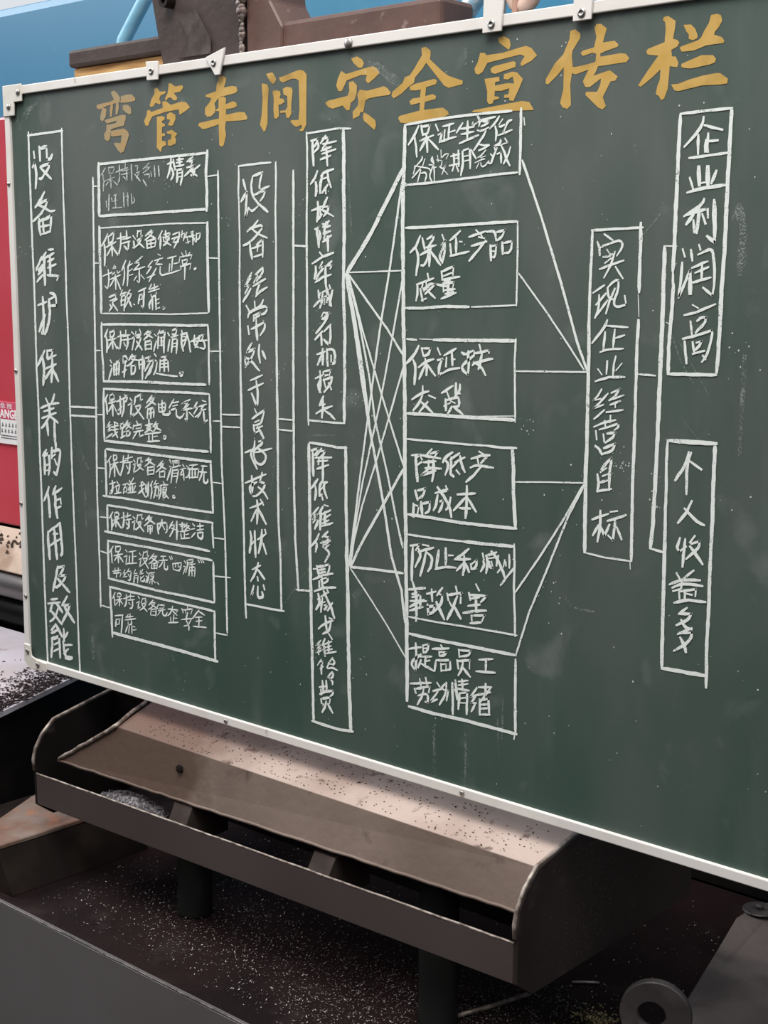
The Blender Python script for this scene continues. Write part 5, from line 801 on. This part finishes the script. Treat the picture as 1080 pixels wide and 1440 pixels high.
# ribbon of chalk ------------------------------------------------------
def pr(s_): return [tuple(int(v) / 2000. for v in q.split(',')) for q in s_.split()]
ly = [0]
def ribbon(bm, pts, w_, jit=.14, step=.007):
    ly[0] = (ly[0] + 1) % 40
    y = -.0006 - ly[0] * .00001
    P = [Vector((p[0], p[1])) for p in pts]
    if len(P) > 2:                                   # round the gentle bends of handwriting, keep the sharp ones
        R_ = [P[0]]
        for i in range(1, len(P) - 1):
            a, b_ = P[i] - P[i - 1], P[i + 1] - P[i]
            if a.length > 1e-5 and b_.length > 1e-5 and .05 < a.normalized().dot(b_.normalized()) < .97:
                k_ = min(.35, .012 / max(a.length, b_.length))
                k_ = max(k_, .2)
                R_ += [P[i] - a * k_, P[i] - a * k_ * .3 + b_ * k_ * .3, P[i] + b_ * k_]
            else: R_.append(P[i])
        P = R_ + [P[-1]]
    Q = [P[0]]; corners = set()
    for a, b_ in zip(P, P[1:]):
        d = (b_ - a).length
        if d < 1e-5: continue
        n = max(1, int(d / step))
        for k in range(1, n + 1): Q.append(a.lerp(b_, k / n))
    if len(Q) < 2: return
    def seg(R):
        L_, Rr = [], []
        for i, p in enumerate(R):
            t = (R[min(i + 1, len(R) - 1)] - R[max(i - 1, 0)])
            if t.length < 1e-7: t = Vector((1, 0))
            t.normalize(); n = Vector((-t.y, t.x))
            h = w_ / 2 * (1 + random.uniform(-jit, jit)); h2 = w_ / 2 * (1 + random.uniform(-jit, jit))
            if i in (0, len(R) - 1): h *= .62; h2 *= .62
            L_.append(bm.verts.new((p.x + n.x * h, y, p.y + n.y * h))); Rr.append(bm.verts.new((p.x - n.x * h2, y, p.y - n.y * h2)))
        for i in range(len(R) - 1): bm.faces.new([L_[i], Rr[i], Rr[i + 1], L_[i + 1]])
    # split at sharp corners so that every stroke keeps its width
    start = 0
    for i in range(1, len(Q) - 1):
        a = (Q[i] - Q[i - 1]).normalized(); b_ = (Q[i + 1] - Q[i]).normalized()
        if a.dot(b_) < .35:
            s2 = Q[start:i + 1]; s2[-1] = Q[i] + a * w_ * .4; seg(s2); start = i
            Q[i] = Q[i] - b_ * w_ * .0
    s2 = Q[start:]
    e0 = (s2[0] - s2[1]).normalized() * w_ * .3; e1 = (s2[-1] - s2[-2]).normalized() * w_ * .3
    s2 = [s2[0] + e0] + s2[1:-1] + [s2[-1] + e1]
    seg(s2)
def strokes(name, txt, m, parent):
    bm = bmesh.new()
    for s_ in txt.split(';'):
        if not s_.strip(): continue
        wd, pp = s_.split(':'); ribbon(bm, pr(pp), int(wd) / 1e4 * (1.12 if name != 'chalk_character' else 1.17), .16 if name != 'chalk_character' else .24)
    me = bpy.data.meshes.new(name); bm.to_mesh(me); bm.free(); me.materials.append(m)
    o = bpy.data.objects.new(name, me); COL.objects.link(o); o.parent = parent; return o
LAB = ['long narrow chalk box at the far left edge with one column of characters',
 'topmost small chalk box, writing half rubbed out', 'second small chalk box, three lines ending in two short words', 'third small chalk box with two lines',
 'fourth small chalk box with two lines, joined by a double line', 'fifth small chalk box with two lines', 'sixth small chalk box with a single line',
 'seventh small chalk box with a quoted word', 'bottom small chalk box with short second line', 'tall chalk column box right of the small boxes',
 'upper narrow column box beside the fan of lines', 'lower narrow column box beside the fan of lines', 'topmost wide chalk box under the title, crowded writing',
 'second wide chalk box', 'third wide chalk box with two short lines', 'fourth wide chalk box', 'fifth wide chalk box', 'bottom wide chalk box',
 'tall column box right of the wide boxes', 'upper right tall box with large characters', 'lower right tall box with large characters',
 'fan of crossing chalk lines', 'bracket lines joining the small boxes', 'bracket line left of the two narrow columns', 'upper lines converging on the tall column', 'lower lines converging on the tall column', 'bracket line to the two right boxes']
# part names stay plain; labels tell the boxes apart
k = -1; box = None; ci = 0
for ln in WRITING.strip().split('\n'):
    if ln[0] == 'K':
        k += 1; kind = 'chalk_lines' if 'connector' in ln else 'chalk_box'; ci = 0
    elif ln[0] == 'O':
        box = strokes(kind, ln[2:], M_chalk, bd); box['label'] = LAB[k]
    elif ln[0] == 'G':
        strokes('chalk_character', ln[2:], M_chalk_faint if (k == 1 and ci not in (5, 6)) else M_chalk, box); ci += 1
tl = bpy.data.objects.new('painted_title', None); COL.objects.link(tl); tl.parent = bd; tl['label'] = 'row of nine ochre painted title characters'
for i, ln in enumerate(TITLE.strip().split('\n')):
    bm = bmesh.new()
    if i == 0: ribbon(bm, FADE[0], .009, .1); ribbon(bm, FADE[1], .009, .1)
    for j, pg in enumerate(ln.split(';')):
        P2 = [Vector(q) for q in pr(pg)]
        vv, _, ff, *_r = delaunay_2d_cdt(P2, [(q, (q + 1) % len(P2)) for q in range(len(P2))], [], 1, 1e-6)
        vs = [bm.verts.new((q.x, -.0004 - j * .00004, q.y)) for q in vv]
        for f in ff: bm.faces.new([vs[q] for q in f])
    me = bpy.data.meshes.new('painted_character'); bm.to_mesh(me); bm.free(); me.materials.append(M_gold_old if i == 0 else M_gold)
    o = bpy.data.objects.new('painted_character', me); COL.objects.link(o); o.parent = tl
# stray chalk marks and dust
bm = bmesh.new()
for st, w_ in SMEARS: ribbon(bm, st, w_, .3)
me = bpy.data.meshes.new('chalk_smears'); bm.to_mesh(me); bm.free(); me.materials.append(M_smudge)
o = bpy.data.objects.new('chalk_smears', me); COL.objects.link(o); o.parent = bd; o['kind'] = 'stuff'
bm = bmesh.new()
for q in range(520):
    if q < 200:
        c0_ = random.choice(SPOTS); x = random.gauss(c0_[0], .012); z = random.gauss(c0_[1], .012)
    else: x = random.uniform(.03, 1.75); z = random.uniform(.78, 1.92)
    r_ = random.uniform(.0004, .0016); a = random.uniform(0, 3)
    vs = [bm.verts.new((x + math.cos(a + t * 1.257) * r_ * random.uniform(.6, 1.2), -.0005, z + math.sin(a + t * 1.257) * r_)) for t in range(5)]
    bm.faces.new(vs)
me = bpy.data.meshes.new('chalk_specks'); bm.to_mesh(me); bm.free(); me.materials.append(M_chalk_faint)
o = bpy.data.objects.new('chalk_specks', me); COL.objects.link(o); o.parent = bd; o['kind'] = 'stuff'
settle(bd)

# ---------------------------------------------------------------- hooks that hold the board
M_pink = mat('pinkish_cast_hook', (.62, .45, .38), .5, col2=(.50, .34, .28), scale=20, bump=.2)
M_cream = mat('cream_hook', (.72, .66, .58), .5, col2=(.62, .55, .47), scale=20)
hk = empty('hanging_hook', (1.25, .0, 1.95), 'pinkish cast ring hook clamped to the board top beside the wrapped hose', 'hook')
b = MB()
b.tube([(1.215, .036, 1.953), (1.217, .034, 1.97), (1.224, .032, 1.995), (1.245, .030, 2.005)], [.013, .014, .012, .010], 12)
b.build('shank', M_cream, hk, True)
pp = [(1.265 + math.cos(a) * .020, .034, 1.985 + math.sin(a) * .020) for a in [x * math.pi / 9 for x in range(-9, 10)]]
MB().tube(pp, .011, 12).build('ring', M_pink, hk, True)
MB().box(1.252, 1.262, .022, .030, 1.953, 2.0, .002).build('pin', M_rustpaint, hk)
settle(hk)
